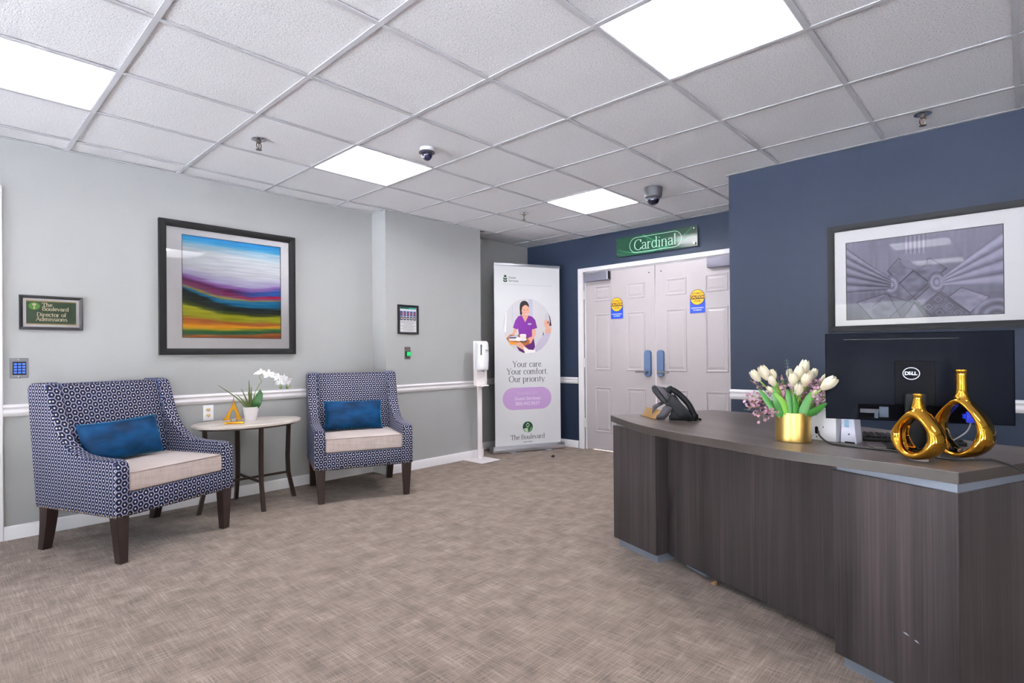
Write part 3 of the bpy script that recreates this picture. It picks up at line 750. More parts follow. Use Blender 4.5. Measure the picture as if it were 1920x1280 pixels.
def columns(u, v):
    """view up between fluted columns to coffered beams, violet-grey print"""
    px = 305+1350*u; yt = 430-150*u; yb = 1090-35*u; py = yb+(yt-yb)*v
    n1 = vnoise(u, v, 55, 3, 3)-.5; n2 = vnoise(u, v, 4, 3, 5)-.5; n3 = vnoise(u, v, 30, 24, 9)-.5; n4 = vnoise(u, v, 12, 9, 11)-.5
    g = .46+.05*(v-.5)+.05*n1+.07*n2
    g = np.where(py > 860, g-.03, g)
    def quad(P):
        k = np.ones(len(px), bool); sg = 0
        for a, b in zip(P, P[1:]+P[:1]):
            c = (b[0]-a[0])*(py-a[1])-(b[1]-a[1])*(px-a[0])
            if sg == 0:
                m = P[(P.index(b)+1) % len(P)]; sg = 1 if (b[0]-a[0])*(m[1]-a[1])-(b[1]-a[1])*(m[0]-a[0]) > 0 else -1
            k &= c*sg > 0
        return k
    def line(a, b, w_, val, f=1.0):
        nonlocal g
        d = np.array([b[0]-a[0], b[1]-a[1]], float); L = np.hypot(*d); d /= L
        t = (px-a[0])*d[0]+(py-a[1])*d[1]; q = np.abs((px-a[0])*d[1]-(py-a[1])*d[0])
        e = np.clip(1.4-q/w_, 0, 1)*((t > 0) & (t < L))*f; g = g*(1-e)+val*e
    def slab(P, val, tex=.10):
        nonlocal g
        g = np.where(quad(P), val+tex*n3+.08*n4, g)
        for a, b in zip(P, P[1:]+P[:1]): line(a, b, 4, .27, .8)
    slab([(410, 935), (700, 860), (830, 1085), (560, 1085)], .44); slab([(920, 660), (1070, 560), (1215, 655), (1065, 765)], .45); slab([(700, 670), (805, 560), (935, 665), (810, 775)], .44)
    slab([(700, 875), (935, 668), (1135, 830), (930, 945)], .42); slab([(935, 930), (1070, 812), (1145, 860), (1000, 985)], .50)
    slab([(990, 985), (1145, 860), (1400, 1050), (1270, 1085), (1110, 1085)], .40); slab([(1225, 900), (1330, 820), (1545, 905), (1395, 1035)], .54)
    for cx_, cy_ in ((1060, 985), (1140, 920), (1150, 1035), (1230, 975), (1300, 1040)):
        for r_ in (46, 34, 22): 
            Pq = [(cx_-r_, cy_), (cx_, cy_-r_*.8), (cx_+r_, cy_), (cx_, cy_+r_*.8)]
            for a, b in zip(Pq, Pq[1:]+Pq[:1]): line(a, b, 3, .30 if r_ != 34 else .58, .7)
    slab([(830, 1085), (940, 945), (1040, 1085), (930, 1088)], .50)
    for a, b in (((705, 665), (1110, 1085)), ((930, 662), (1400, 1045)), ((1205, 655), (700, 1085)), ((935, 672), (560, 975))): line(a, b, 4, .25, .6)
    # fluted shafts
    def shaft(x0, x1, t0, b0, t1, b1, n, base, dark):
        nonlocal g
        f = (px-x0)/(x1-x0); k = (f > 0) & (f < 1); top = t0+(t1-t0)*f; bot = b0+(b1-b0)*f
        q = (py-top)/(bot-top); k &= (q > 0) & (q < 1)
        w_ = q*n-np.floor(q*n); lum = base+.16*np.sin(np.clip(w_*1.15, 0, 1)*pi)**.8-.12*np.clip(1-w_/.3, 0, 1)-dark*q*.16+.08*n2+.05*n3-.06*f
        g = np.where(k, lum, g)
    def capital(cx_, cy_, rx, ry):
        nonlocal g
        r_ = np.hypot((px-cx_)/rx, (py-cy_)/ry); k = r_ < 1
        g = np.where(k, .50+.07*np.sin(r_*13)-.14*(r_ > .93)+.05*n3, g)
    capital(735, 790, 75, 82); shaft(300, 735, 465, 858, 735, 825, 5, .42, .4)
    capital(1130, 770, 72, 90); shaft(1655, 1155, 345, 812, 745, 800, 4, .52, .3)
    capital(935, 590, 125, 72)
    fr = (px-835)/(225)*6; k = (px > 838+.12*(py-360)) & (px < 1058-.12*(py-360)) & (py < 560); g = np.where(k, .50+.08*np.cos(fr*2*pi), g)
    r_ = np.hypot((px-935)/110, (py-560)/90); k = (r_ < 1) & (py > 520); g = np.where(k, .47+.07*np.cos(np.arctan2(py-700, px-935)*60), g)
    r_ = np.hypot((px-1600)/190, (py-1080)/170); g = np.where(r_ < 1, .44+.09*np.sin(r_*16)+.06*n3, g)
    g = np.clip(g, .14, .80)
    return np.stack([g*.96, g*.94, g*1.07+.01], 1)
def build_pictures():
    # sunset landscape, left wall
    x0, x1, z0, z1 = 1.113, 2.088, 1.101, 2.066
    t = thing('framed_painting', 'large framed abstract landscape with blue, yellow and magenta bands', 'picture', ((x0+x1)/2, YW, (z0+z1)/2))
    w_, h = (x1-x0)/2, (z1-z0)/2; fw = .046
    mk('picture_frame', frame_bm(-w_, w_, -h, h, fw, .038), BLKFR, t, sharp=20)
    ax0, ax1, az0, az1 = -.342, .376, -.358, .392
    mk('mat_board', frame_bm(-w_+fw-.006, w_-fw+.006, -h+fw-.006, h-fw+.006, .0, .0, [(0, -.012), (.10-.008, -.012)]) if False else matboard(-w_+fw-.004, w_-fw+.004, -h+fw-.004, h-fw+.004, ax0, ax1, az0, az1, -.013), MATB, t, smooth=False)
    mk('inner_edge', matboard(ax0-.003, ax1+.003, az0-.003, az1+.003, ax0+.004, ax1-.004, az0+.004, az1-.004, -.0125), mat('ink_dark', '#20202a', 0.5), t, smooth=False)
    paint('print', ax0, ax1, az0, az1, landscape, 150, 170, MATS['print'], t, -.010)
    bm = bmesh.new(); ribbon(bm, [(ax0+.05, az0+.022), (ax0+.062, az0+.030), (ax0+.068, az0+.020), (ax0+.080, az0+.034), (ax0+.086, az0+.020), (ax0+.10, az0+.024)], .0025, -.0104); mk('signature', bm, mat('ink_dark'), t, smooth=False)
    quadm('glass_pane', -w_+fw, w_-fw, -h+fw, h-fw, MATS['glass'], t, y=-.020)
    # column photograph, right wall
    y1, y0, z0, z1 = .962, -.040, 1.212, 1.905
    t = thing('framed_photograph', 'wide framed grey photograph looking up between fluted columns', 'picture', (XR, (y0+y1)/2, (z0+z1)/2), -pi/2)
    w_, h = (y1-y0)/2, (z1-z0)/2; fw = .038
    mk('picture_frame', frame_bm(-w_, w_, -h, h, fw, .036), mat('grey_frame_wood', '#222225', 0.55, var=0.15, nscale=40, spec=.2), t, sharp=20)
    yc = (y0+y1)/2; zc = (z0+z1)/2
    ax0, ax1, az0, az1 = yc-.860, yc-.088, 1.286-zc, 1.790-zc
    mk('mat_board', matboard(-w_+fw-.004, w_-fw+.004, -h+fw-.004, h-fw+.004, ax0, ax1, az0, az1, -.013), MATB, t, smooth=False)
    mk('inner_edge', matboard(ax0-.003, ax1+.003, az0-.003, az1+.003, ax0+.004, ax1-.004, az0+.004, az1-.004, -.0125), mat('ink_dark'), t, smooth=False)
    paint('print', ax0, ax1, az0, az1, columns, 330, 210, MATS['print'], t, -.010)
    quadm('glass_pane', -w_+fw, w_-fw, -h+fw, h-fw, MATS['glass'], t, y=-.020)
    # admissions sign
    x0, x1, z0, z1 = .383, .690, 1.262, 1.473
    t = thing('framed_sign', 'small framed green Director of Admissions sign above the keypad', 'sign', ((x0+x1)/2, YW, (z0+z1)/2))
    w_, h = (x1-x0)/2, (z1-z0)/2
    mk('sign_frame', frame_bm(-w_, w_, -h, h, .018, .018), DKFR, t, sharp=20)
    quadm('mat_board', -w_+.016, w_-.016, -h+.016, h-.016, MATB, t, y=-.009)
    CR = mat('cream_ink', '#e6dcc0', 0.5); GR = mat('sign_green', '#2c4a2a', 0.5, var=.05); GO = mat('gold_ink', '#a98f52', 0.5)
    quadm('gold_border', -.120, .120, -.072, .074, GO, t, y=-.0094); quadm('green_field', -.120, .120, -.066, .068, GR, t, y=-.0098)
    bm = bmesh.new(); poly(bm, ell(-.083, .040, .027, .023, 24), -.0102); poly(bm, [(-.088, .022), (-.078, .022), (-.081, .045), (-.085, .045)], -.0106, 1); poly(bm, ell(-.083, .050, .010, .008, 12), -.0106, 1)
    mk('lamp_emblem', bm, [mat('emblem_green', '#5c9a30', 0.5), CR], t, smooth=False)
    serif('lettering', 'The', .033, CR, t, -.046, .039, -.0102, thick=.13, thin=.06, align=0)
    serif('lettering', 'Boulevard', .033, CR, t, -.046, .014, -.0102, thick=.13, thin=.06, align=0)
    serif('lettering', 'Director of', .034, CR, t, 0, -.022, -.0102, thick=.13, thin=.06)
    serif('lettering', 'Admissions', .034, CR, t, 0, -.050, -.0102, thick=.13, thin=.06)
    quadm('glass_pane', -w_+.017, w_-.017, -h+.017, h-.017, MATS['glass'], t, y=-.0125)
    # notice frame on the projection
    x0, x1, z0, z1 = 2.963, 3.193, 1.281, 1.553
    t = thing('framed_notice', 'small black framed notice sheet above the green switch', 'picture', ((x0+x1)/2, YB, (z0+z1)/2))
    w_, h = (x1-x0)/2, (z1-z0)/2
    mk('notice_frame', frame_bm(-w_, w_, -h, h, .021, .018), DKFR, t, sharp=20)
    quadm('sheet', -w_+.019, w_-.019, -h+.019, h-.019, mat('paper_white', '#d8d8dc', 0.7, var=.01), t, y=-.008)
    bm = bmesh.new(); ms = [mat('notice_teal', '#2fa08a', 0.5), mat('ink_dark'), mat('notice_photo_blue', '#28508c', 0.5), mat('notice_photo_red', '#a04450', 0.5), mat('grey_ink', '#9a9690', 0.6), mat('paper_white')]
    poly(bm, [(-.09, .098), (.09, .098), (.09, .115), (-.09, .115)], -.0084, 0)
    poly(bm, [(-.085, .103), (.01, .103), (.01, .111), (-.085, .111)], -.0088, 1)
    for k in range(5):
        xa = -.090+.037*k
        poly(bm, [(xa, .030), (xa+.030, .030), (xa+.030, .078), (xa, .078)], -.0084, 2); poly(bm, ell(xa+.015, .054, .009, .016, 12), -.0087, 3)
        poly(bm, [(xa, -.006), (xa+.030, -.006), (xa+.030, .026), (xa, .026)], -.0084, 1); poly(bm, [(xa+.008, .004), (xa+.022, .004), (xa+.022, .016), (xa+.008, .016)], -.0087, 5)
    for k, wd in enumerate((.17, .15, .10, .17, .13, .16, .11)):
        poly(bm, [(-wd/2, -.020-.014*k), (wd/2, -.020-.014*k), (wd/2, -.015-.014*k), (-wd/2, -.015-.014*k)], -.0084, 4)
    mk('printed_matter', bm, ms, t, smooth=False)
    quadm('glass_pane', -w_+.019, w_-.019, -h+.019, h-.019, MATS['glass'], t, y=-.0125)
def matboard(x0, x1, z0, z1, a0, a1, b0, b1, y):
    bm = bmesh.new()
    A = [bm.verts.new(p) for p in ((x0, y, z0), (x1, y, z0), (x1, y, z1), (x0, y, z1))]
    B = [bm.verts.new(p) for p in ((a0, y, b0), (a1, y, b0), (a1, y, b1), (a0, y, b1))]
    C = [bm.verts.new(p) for p in ((a0, y+.003, b0), (a1, y+.003, b0), (a1, y+.003, b1), (a0, y+.003, b1))]
    for k in range(4):
        j = (k+1) % 4; bm.faces.new((A[k], A[j], B[j], B[k])); bm.faces.new((B[k], B[j], C[j], C[k]))
    return bm
build_pictures()

# =================================================================== WALL FITTINGS
def build_fittings():
    # keypad
    t = thing('keypad', 'steel keypad with blue lit buttons left of the left armchair', 'keypad', (.384, YW, 1.028))
    mk('face_plate', bx(-.042, .042, -.004, 0, -.060, .060, .0015), mat('keypad_steel', '#6e6e74', 0.45, 0.7), t)
    mk('button_panel', bx(-.030, .032, -.008, -.003, -.042, .038, .001), BPL, t)
    EB = emis('key_glow', '#3a6cf0', 0.45)
    for r in range(4):
        for c in range(3):
            mk('key', bx(-.024+.019*c, -.010+.019*c, -.011, -.007, .018-.017*r, .029-.017*r, .001), EB, t)
    for z in (-.052, .050):
        bm = bmesh.new(); lathe(bm, [(0, .007), (.004, .006), (.005, .003)], 10, xf=Matrix.Translation((0, 0, z)) @ Matrix.Rotation(pi/2, 4, 'X')); mk('screw', bm, CHROME, t)
    # outlet
    t = thing('wall_outlet', 'white double power outlet on the wall behind the oval side table', 'outlet', (1.430, YW, .668))
    mk('cover_plate', bx(-.036, .036, -.006, 0, -.058, .058, .003, 2), WPL, t)
    IV = mat('ivory_plastic', '#d9c39a', 0.4)
    for z in (-.020, .022):
        bm = bmesh.new(); prism(bm, ell(0, z, .017, .014, 20), -.009, -.004, .001, axis='y'); s = mk('socket', bm, IV, t)
        bm = bmesh.new(); box(bm, -.008, -.005, -.0098, -.0088, z-.002, z+.007); box(bm, .005, .008, -.0098, -.0088, z-.002, z+.007); prism(bm, ell(0, z-.007, .003, .003, 10), -.0098, -.0088, axis='y'); mk('slot', bm, BPL, s)
    # green exit switch
    t = thing('exit_switch', 'steel push switch with green button below the framed notice', 'switch', (3.071, YB, 1.104))
    mk('face_plate', bx(-.034, .034, -.004, 0, -.058, .058, .0015), mat('switch_steel', '#8a8284', 0.4, 0.8), t)
    mk('button_bezel', bx(-.026, .030, -.012, -.003, -.034, .016, .002), BPL, t)
    mk('push_button', bx(-.014, .027, -.018, -.010, -.028, .012, .002), emis('green_button', '#12b860', 0.5), t)
    # sprinklers
    def sprinkler(x, y, lb, tilt):
        t = thing('sprinkler_head', lb, 'sprinkler', (x, y, CE), tilt, 'ceiling sprinkler heads')
        bm = bmesh.new(); lathe(bm, [(.012, 0), (.040, -.001), (.042, -.004), (.030, -.009), (.014, -.010), (.012, -.002)], 28); mk('escutcheon', bm, CHROME, t)
        BR = mat('aged_bronze', '#6a6056', 0.35, 0.9)
        bm = bmesh.new(); lathe(bm, [(0, -.006), (.013, -.006), (.013, -.022), (.009, -.026), (0, -.026)], 16)
        for s in (-1, 1): tube(bm, spline([(s*.010, 0, -.022), (s*.016, 0, -.034), (s*.014, 0, -.050), (s*.003, 0, -.062)], 5), .0028, 6)
        mk('yoke', bm, BR, t)
        bm = bmesh.new(); tube(bm, [(0, 0, -.024), (0, 0, -.058)], .0024, 8); mk('glass_bulb', bm, mat('bulb_dark', '#5a4038', 0.1), t)
        bm = bmesh.new(); lathe(bm, [(0, -.060), (.006, -.061), (.018, -.064), (.018, -.066), (0, -.067)], 20); mk('deflector', bm, BR, t)
    sprinkler(1.380, 3.413, 'chrome sprinkler head in the ceiling above the sunset painting', .3)
    sprinkler(3.815, 3.445, 'small far sprinkler head in the ceiling near the roll-up banner', .8)
    sprinkler(3.785, .414, 'chrome sprinkler head in the ceiling over the desk, near the blue wall', 1.2)
    # small dome camera
    t = thing('security_camera', 'small white dome camera beside the ceiling light nearest the painting', 'security camera', (2.180, 2.800, CE), rad(-45))
    bm = bmesh.new(); lathe(bm, [(0, 0), (.045, 0), (.046, -.022), (.040, -.026), (0, -.026)], 32); mk('mount', bm, WPL, t)
    bm = bmesh.new(); lathe(bm, [(.030, -.024), (.050, -.026), (.051, -.032), (.030, -.036)], 32); mk('collar', bm, mat('collar_grey', '#5c5a60', 0.3, 0.7), t)
    bm = bmesh.new(); lathe(bm, [(.036, -.030)] + [(.036*cos(a), -.038-.042*sin(a)) for a in np.linspace(0, pi/2, 8)], 28); mk('dome', bm, mat('smoked_dome', '#16162c', 0.08, var=0.02), t)
    bm = bmesh.new(); lathe(bm, [(0, 0), (.010, 0), (.010, .010), (0, .011)], 12, xf=Matrix.Translation((-.020, -.020, -.060)) @ Matrix.Rotation(rad(120), 4, 'Y')); mk('lens', bm, CHROME, t)
    # large dome camera
    t = thing('dome_camera', 'large grey metal dome camera beside the smallest far ceiling light', 'security camera', (3.975, 2.190, CE), rad(-45))
    bm = bmesh.new(); lathe(bm, [(0, 0), (.072, 0), (.074, -.004), (.068, -.070), (.062, -.076), (.048, -.080), (.046, -.086)], 36); mk('housing', bm, mat('camera_grey', '#58575c', 0.45, 0.2), t)
    bm = bmesh.new(); lathe(bm, [(.050, -.078), (.054, -.084), (.050, -.094), (.046, -.094)], 36); mk('collar', bm, mat('camera_grey'), t)
    bm = bmesh.new(); lathe(bm, [(.048*cos(a), -.090-.046*sin(a)) for a in np.linspace(0, pi/2, 9)], 32); mk('dome', bm, mat('smoked_dome'), t)
    for a in (0.4, 2.5, 4.6):
        bm = bmesh.new(); lathe(bm, [(0, 0), (.004, 0), (.004, -.003), (0, -.004)], 8, c=(.066*cos(a), .066*sin(a), -.071)); mk('screw', bm, CHROME, t)
build_fittings()

# =================================================================== CHAIRS
def make_chair(label):
    t = thing('armchair', label, 'armchair')
    HX = .362; AT = .077; yF = -.038; zb = .245
    FA = MATS['fabric']
    # side profile (y, z): front bottom, front up, arm, sweep, back top, rear down
    prof = [(yF, zb), (yF, .505), (yF+.010, .527), (yF+.030, .541), (.03, .546), (.10, .545), (.19, .549), (.27, .557), (.335, .578), (.395, .617), (.440, .668), (.475, .735), (.502, .810), (.525, .880), (.545, .925), (.566, .943), (.600, .948), (.690, .944), (.728, .925), (.722, .86), (.655, zb+.02), (.645, zb)]
    for s in (-1, 1):
        bm = bmesh.new(); xa, xb = (s*HX, s*(HX-AT)); xa, xb = min(xa, xb), max(xa, xb)
        prism(bm, prof, xa, xb, .014, axis='x', seg=3)
        o = mk('side_panel', bm, FA, t, sharp=60); box_uv(o)
    # backrest: inner face slightly behind the wings
    bm = bmesh.new()
    prism(bm, [(.425, .36), (.470, .55), (.530, .80), (.562, .930), (.580, .941), (.690, .938), (.715, .92), (.708, .80), (.640, zb+.002), (.42, zb+.002)], -HX+AT, HX-AT, .008, axis='x', seg=2)
    o = mk('backrest', bm, FA, t, sharp=50); box_uv(o)
    for s in (-1, 1):
        bm = bmesh.new(); tube(bm, [(s*(HX-AT+.002), .452, .48), (s*(HX-AT+.002), .520, .78), (s*(HX-AT+.002), .556, .925), (s*(HX-AT+.002), .585, .944), (s*(HX-AT+.002), .69, .942)], .0045, 6)
        o = mk('piping', bm, mat('blue_piping', '#1c3a6c', 0.6, sheen=0.4), t)
    o = mk('front_rail', bx(-HX+AT-.002, HX-AT+.002, yF+.004, .42, zb, .368, .006, 2), FA, t); box_uv(o)
    # seat cushion
    bm = bmesh.new(); box(bm, -.284, .284, yF+.006, .47, .370, .474, .014, 3)
    bmesh.ops.subdivide_edges(bm, edges=bm.edges[:], cuts=2, use_grid_fill=True)
    for v in bm.verts:
        if v.co.z > .46: v.co.z += .010*max(0, cos(v.co.x/.284*pi/2))*max(0, cos((v.co.y-.2)/.26*pi/2))
    cu = mk('seat_cushion', bm, MATS['linen'], t, sharp=60)
    bm = bmesh.new(); tube(bm, [(-.278, .40, .470), (-.283, yF+.02, .470), (-.27, yF+.007, .470), (.27, yF+.007, .470), (.283, yF+.02, .470), (.278, .40, .470)], .0028, 6); mk('cushion_seam', bm, mat('seam_taupe', '#8e7f7a', 0.8), cu)
    # legs
    for s in (-1, 1):
        bm = bmesh.new(); b = bmesh.new()
        def taper(bm, top, bot):
            va = [bm.verts.new((p[0], p[1], zb+.01)) for p in top]; vb = [bm.verts.new((p[0], p[1], 0)) for p in bot]
            bm.faces.new(va); bm.faces.new(vb[::-1])
            for k in range(4): bm.faces.new((va[k], va[(k+1) % 4], vb[(k+1) % 4], vb[k]))
        def rc(x0, x1, y0, y1): return [(x0, y0), (x1, y0), (x1, y1), (x0, y1)]
        x0, x1 = sorted((s*.352, s*.286)); u0, u1 = sorted((s*.335, s*.292))
        taper(bm, rc(x0, x1, -.030, .034), rc(u0, u1, -.028, .016)); bmesh.ops.bevel(bm, geom=bm.edges[:], offset=.003, segments=1, affect='EDGES')
        lg = mk('leg', bm, ESP, t); b.free()
        # splayed rear leg, curved
        bm = bmesh.new(); rows = []
        for k in range(6):
            f = k/5; z = (zb+.01)*(1-f); yc = .600+.045*f**1.6; hy = .036-.014*f; xa, xb = sorted((s*(.350-.008*f), s*(.290+.006*f)))
            rows.append([bm.verts.new(p) for p in ((xa, yc-hy, z), (xb, yc-hy, z), (xb, yc+hy, z), (xa, yc+hy, z))])
        for a_, b_ in zip(rows, rows[1:]):
            for k in range(4): bm.faces.new((a_[k], a_[(k+1) % 4], b_[(k+1) % 4], b_[k]))
        bm.faces.new(rows[0][::-1]); bm.faces.new(rows[-1]); mk('leg', bm, ESP, t)
    # nail heads along the bottom edge
    bm = bmesh.new()
    def nail(p, nrm):
        b = bmesh.new(); lathe(b, [(0, .004), (.0045, .0025), (.006, 0)], 8)
        q = Vector((0, 0, 1)).rotation_difference(Vector(nrm)); b.transform(Matrix.Translation(p) @ q.to_matrix().to_4x4()); merge(bm, b)
    for k in range(17): nail((-.345+.69*k/16, yF-.0005 if abs(-.345+.69*k/16) > .285 else yF+.0035, zb+.010), (0, -1, 0))
    for s in (-1, 1):
        for k in range(16): nail((s*(HX+.0005), -.02+.65*k/15, zb+.010), (s, 0, 0))
    o = mk('nail_heads', bm, NAIL, t); o['kind'] = 'stuff'
    return t
ch1 = make_chair('left navy hexagon-patterned armchair, below the keypad and small green sign')
ch2 = copy_tree(ch1); ch2['label'] = 'right navy hexagon-patterned armchair, between the oval table and the sanitizer stand'
for c_ in (ch1, ch2): c_['group'] = 'hexagon-patterned armchairs'
ch1.location = (.99, 3.64, 0); ch1.rotation_euler = (0, 0, rad(21.3))
ch2.location = (2.26, 3.69, 0); ch2.rotation_euler = (0, 0, rad(-22))
def pillow(ch_loc, rz, cx, lb, roll, yoff=0.0, seed=1):
    HW, HH, TH = .232, .122, .058
    bm = bmesh.new(); nx_, nz_ = 28, 16; top = {}; bot = {}
    r = random.Random(seed)
    for i in range(nx_+1):
        for j in range(nz_+1):
            u = i/nx_*2-1; v = j/nz_*2-1
            x = u*HW*(1-.05*(1-v*v)*0-.035*(v*v)*0); z = v*HH
            pinch = 1-.06*(1-abs(u)**3); pz = 1-.10*(1-u*u)*.4
            x *= 1-.045*(1-v*v); z *= 1-.07*(1-u*u)
            th = TH*((1-u**4)*(1-v**4))**.5
            th += .0025*sin(9*u+5*v+seed)*(1-u*u)*(1-v*v)
            top[i, j] = bm.verts.new((x, -th, z))
            bot[i, j] = top[i, j] if (i in (0, nx_) or j in (0, nz_)) else bm.verts.new((x, th, z))
    for i in range(nx_):
        for j in range(nz_):
            bm.faces.new((top[i, j], top[i+1, j], top[i+1, j+1], top[i, j+1]))
            bm.faces.new((bot[i, j], bot[i, j+1], bot[i+1, j+1], bot[i+1, j]))
    o = mk('throw_pillow', bm, MATS['velvet'], None, sharp=80)
    tag(o, lb, 'pillow', 'blue velvet lumbar pillows')
    Mx = Matrix.Translation(ch_loc) @ Matrix.Rotation(rz, 4, 'Z') @ Matrix.Translation((cx, .385+yoff, .600)) @ Matrix.Rotation(roll, 4, 'Y') @ Matrix.Rotation(rad(-17), 4, 'X')
    o.matrix_world = Mx
    return o
pillow((.99, 3.64, 0), rad(21.3), -.055, 'blue velvet lumbar pillow on the left armchair', rad(-2), 0, 1)
pillow((2.26, 3.69, 0), rad(-22), -.022, 'blue velvet lumbar pillow on the right armchair', rad(1), 0, 2)

# =================================================================== SIDE TABLE
def build_table():
    cx, cy, zt = 1.605, 4.182, .612
    t = thing('side_table', 'oval side table with pale top and bronze legs between the armchairs', 'table', (cx, cy, 0))
    A, B = .372, .262
    bm = bmesh.new(); n = 64
    for_p = [(A, -.022), (A-.002, -.018)]
    prof = [(0, 0), (.985, 0), (1, -.004), (1, -.018), (.985, -.022), (0, -.022)]
    b = bmesh.new(); lathe(b, [(r, z) for r, z in prof], n, sx=A, sy=B); b.transform(Matrix.Translation((0, 0, zt))); merge(bm, b)
    mk('table_top', bm, MATS['tabletop'], t, sharp=40)
    bm = bmesh.new()
    P = ell(0, 0, A*.88, B*.86, 40); Q = ell(0, 0, A*.84, B*.81, 40)
    for za, zc in ((zt-.036, zt-.022),):
        lo = [bm.verts.new((*p, za)) for p in P]; hi = [bm.verts.new((*p, zc)) for p in P]; li = [bm.verts.new((*p, za)) for p in Q]; hi2 = [bm.verts.new((*p, zc)) for p in Q]
        for k in range(40):
            j = (k+1) % 40; bm.faces.new((lo[k], lo[j], hi[j], hi[k])); bm.faces.new((li[k], hi2[k], hi2[j], li[j])); bm.faces.new((lo[k], li[k], li[j], lo[j]))
    mk('apron_ring', bm, BRONZE, t)
    zk = .195
    for (fx, fy, kx, ky) in ((-.335, 0, -.290, 0), (.335, 0, .290, 0), (0, -.252, 0, -.215), (0, .252, 0, .215)):
        bm = bmesh.new(); ang = 0
        pts = [(kx*1.02, ky*1.02, zt-.022), (kx*.985, ky*.985, zk+.12), (kx, ky, zk), (fx, fy, 0)]
        rows = []; tv = Vector((-ky, kx, 0)).normalized()*.0125; nv = Vector((kx, ky, 0)).normalized()*.0125
        for p in pts:
            p = Vector(p); rows.append([bm.verts.new(p+a_) for a_ in (tv+nv, tv-nv, -tv-nv, -tv+nv)])
        for a_, b_ in zip(rows, rows[1:]):
            for k in range(4): bm.faces.new((a_[k], a_[(k+1) % 4], b_[(k+1) % 4], b_[k]))
        bm.faces.new(rows[0][::-1]); bm.faces.new(rows[-1]); mk('leg', bm, BRONZE, t)
    mk('stretcher', bx(-.292, .292, -.008, .008, zk-.006, zk+.010, .002), BRONZE, t)
    mk('stretcher', bx(-.008, .008, -.217, .217, zk-.005, zk+.011, .002), BRONZE, t)
    # sailboat ornament
    GO = mat('satin_gold', '#b8862a', 0.3, 1.0)
    t = thing('sailboat_figurine', 'gold sailboat figurine on the oval side table', 'figurine', (1.478, 4.105, zt), rad(-30))
    mk('base', bx(-.062, .062, -.017, .017, 0, .015, .003, 2), GO, t)
    bm = bmesh.new()
    L = [(-.074, .022), (-.050, .028), (-.028, .024), (-.026, .060), (-.019, .085), (-.008, .098), (.004, .092), (.011, .070), (.014, .028), (.040, .026), (.046, .030), (.022, .098), (.006, .140), (-.004, .178), (-.010, .140), (-.030, .098)]
    prism(bm, L, -.006, .006, .002, axis='y'); mk('sails', bm, GO, t, sharp=30)
    bm = bmesh.new(); tube(bm, [(-.020, 0, .013), (-.020, 0, .030)], .004, 6); tube(bm, [(.014, 0, .013), (.016, 0, .030)], .004, 6); tube(bm, [(-.004, 0, .17), (-.004, 0, .195)], [.003, .0012], 6); mk('mast', bm, GO, t)
    # orchid
    t = thing('potted_orchid', 'white orchid with spiky leaves in a small white pot', 'plant', (1.640, 4.235, zt), rad(-25))
    bm = bmesh.new(); lathe(bm, [(0, 0), (.037, 0), (.040, .004), (.056, .096), (.058, .100), (.054, .100), (.050, .088), (0, .088)], 36); mk('pot', bm, mat('white_ceramic', '#e2dfe2', 0.25, var=.01), t)
    bm = bmesh.new(); lathe(bm, [(0, .094), (.03, .095), (.052, .088)], 20); mk('moss', bm, mat('dark_moss', '#4a4030', 0.9, bump=.8, bscale=80), t)
    LG = mat('aloe_green', '#4c5c24', 0.45, var=.3, nscale=30); LG2 = mat('leaf_green', '#22581f', 0.35, var=.15)
    def blade(pts, w0, m, nm='leaf', fold=.35, tipw=.05):
        P = spline(pts, 6); n = len(P); bm = bmesh.new(); rows = []
        for i, p in enumerate(P):
            tt = (P[min(i+1, n-1)]-P[max(i-1, 0)]).normalized(); f = i/(n-1)
            s = tt.cross(Vector((.3, 1, .1))).normalized(); up = s.cross(tt)
            w_ = w0*(tipw+(1-tipw)*(sin(pi*min(1, .25+.75*f)) if nm == 'broad_leaf' else (1-f)**.8))
            rows.append([bm.verts.new(p-s*w_+up*w_*fold), bm.verts.new(p+up*0), bm.verts.new(p+s*w_+up*w_*fold), bm.verts.new(p-up*w_*.35)])
        for a_, b_ in zip(rows, rows[1:]):
            for k in range(4): bm.faces.new((a_[k], a_[(k+1) % 4], b_[(k+1) % 4], b_[k]))
        bm.faces.new(rows[0][::-1]); bm.faces.new(rows[-1])
        return mk('leaf' if nm == 'leaf' else nm, bm, m, t, sharp=60)
    for (x, y, z, w_, bx_) in ((-.215, -.02, .270, .0085, .03), (-.100, .01, .200, .009, 0), (-.060, -.02, .235, .010, 0), (-.020, .03, .215, .011, 0), (-.010, -.01, .300, .013, -.01), (.005, .02, .25, .011, 0), (.03, -.02, .19, .012, 0), (-.04, .03, .17, .012, 0)):
        blade([(x*.10, y*.3, .085), (x*.45+bx_*.2, y*.6, .085+(z-.085)*.45), (x, y, z)], w_, LG)
    bl = blade([(.020, -.02, .092), (.045, -.03, .13), (.060, -.028, .19), (.066, -.01, .225)], .030, LG2, 'broad_leaf', .15)
    blade([(.030, -.01, .092), (.060, -.01, .15), (.080, .0, .205)], .020, LG2, 'broad_leaf', .2)
    st = spline([(.01, 0, .09), (.025, 0, .19), (.060, -.002, .262), (.075, 0, .285), (.060, 0, .32), (.090, 0, .345), (.150, -.002, .345), (.21, 0, .315), (.26, 0, .27), (.275, 0, .235)], 6)
    bm = bmesh.new(); tube(bm, st, .0028, 6); tube(bm, [(.10, 0, .34), (.13, -.01, .33)], .0015, 5); mk('flower_stem', bm, mat('stem_green', '#7a8440', 0.5), t)
    PET = mat('white_petal', '#efedf0', 0.5, var=.02, sss=0.15); CEN = mat('petal_centre', '#d8b498', 0.5)
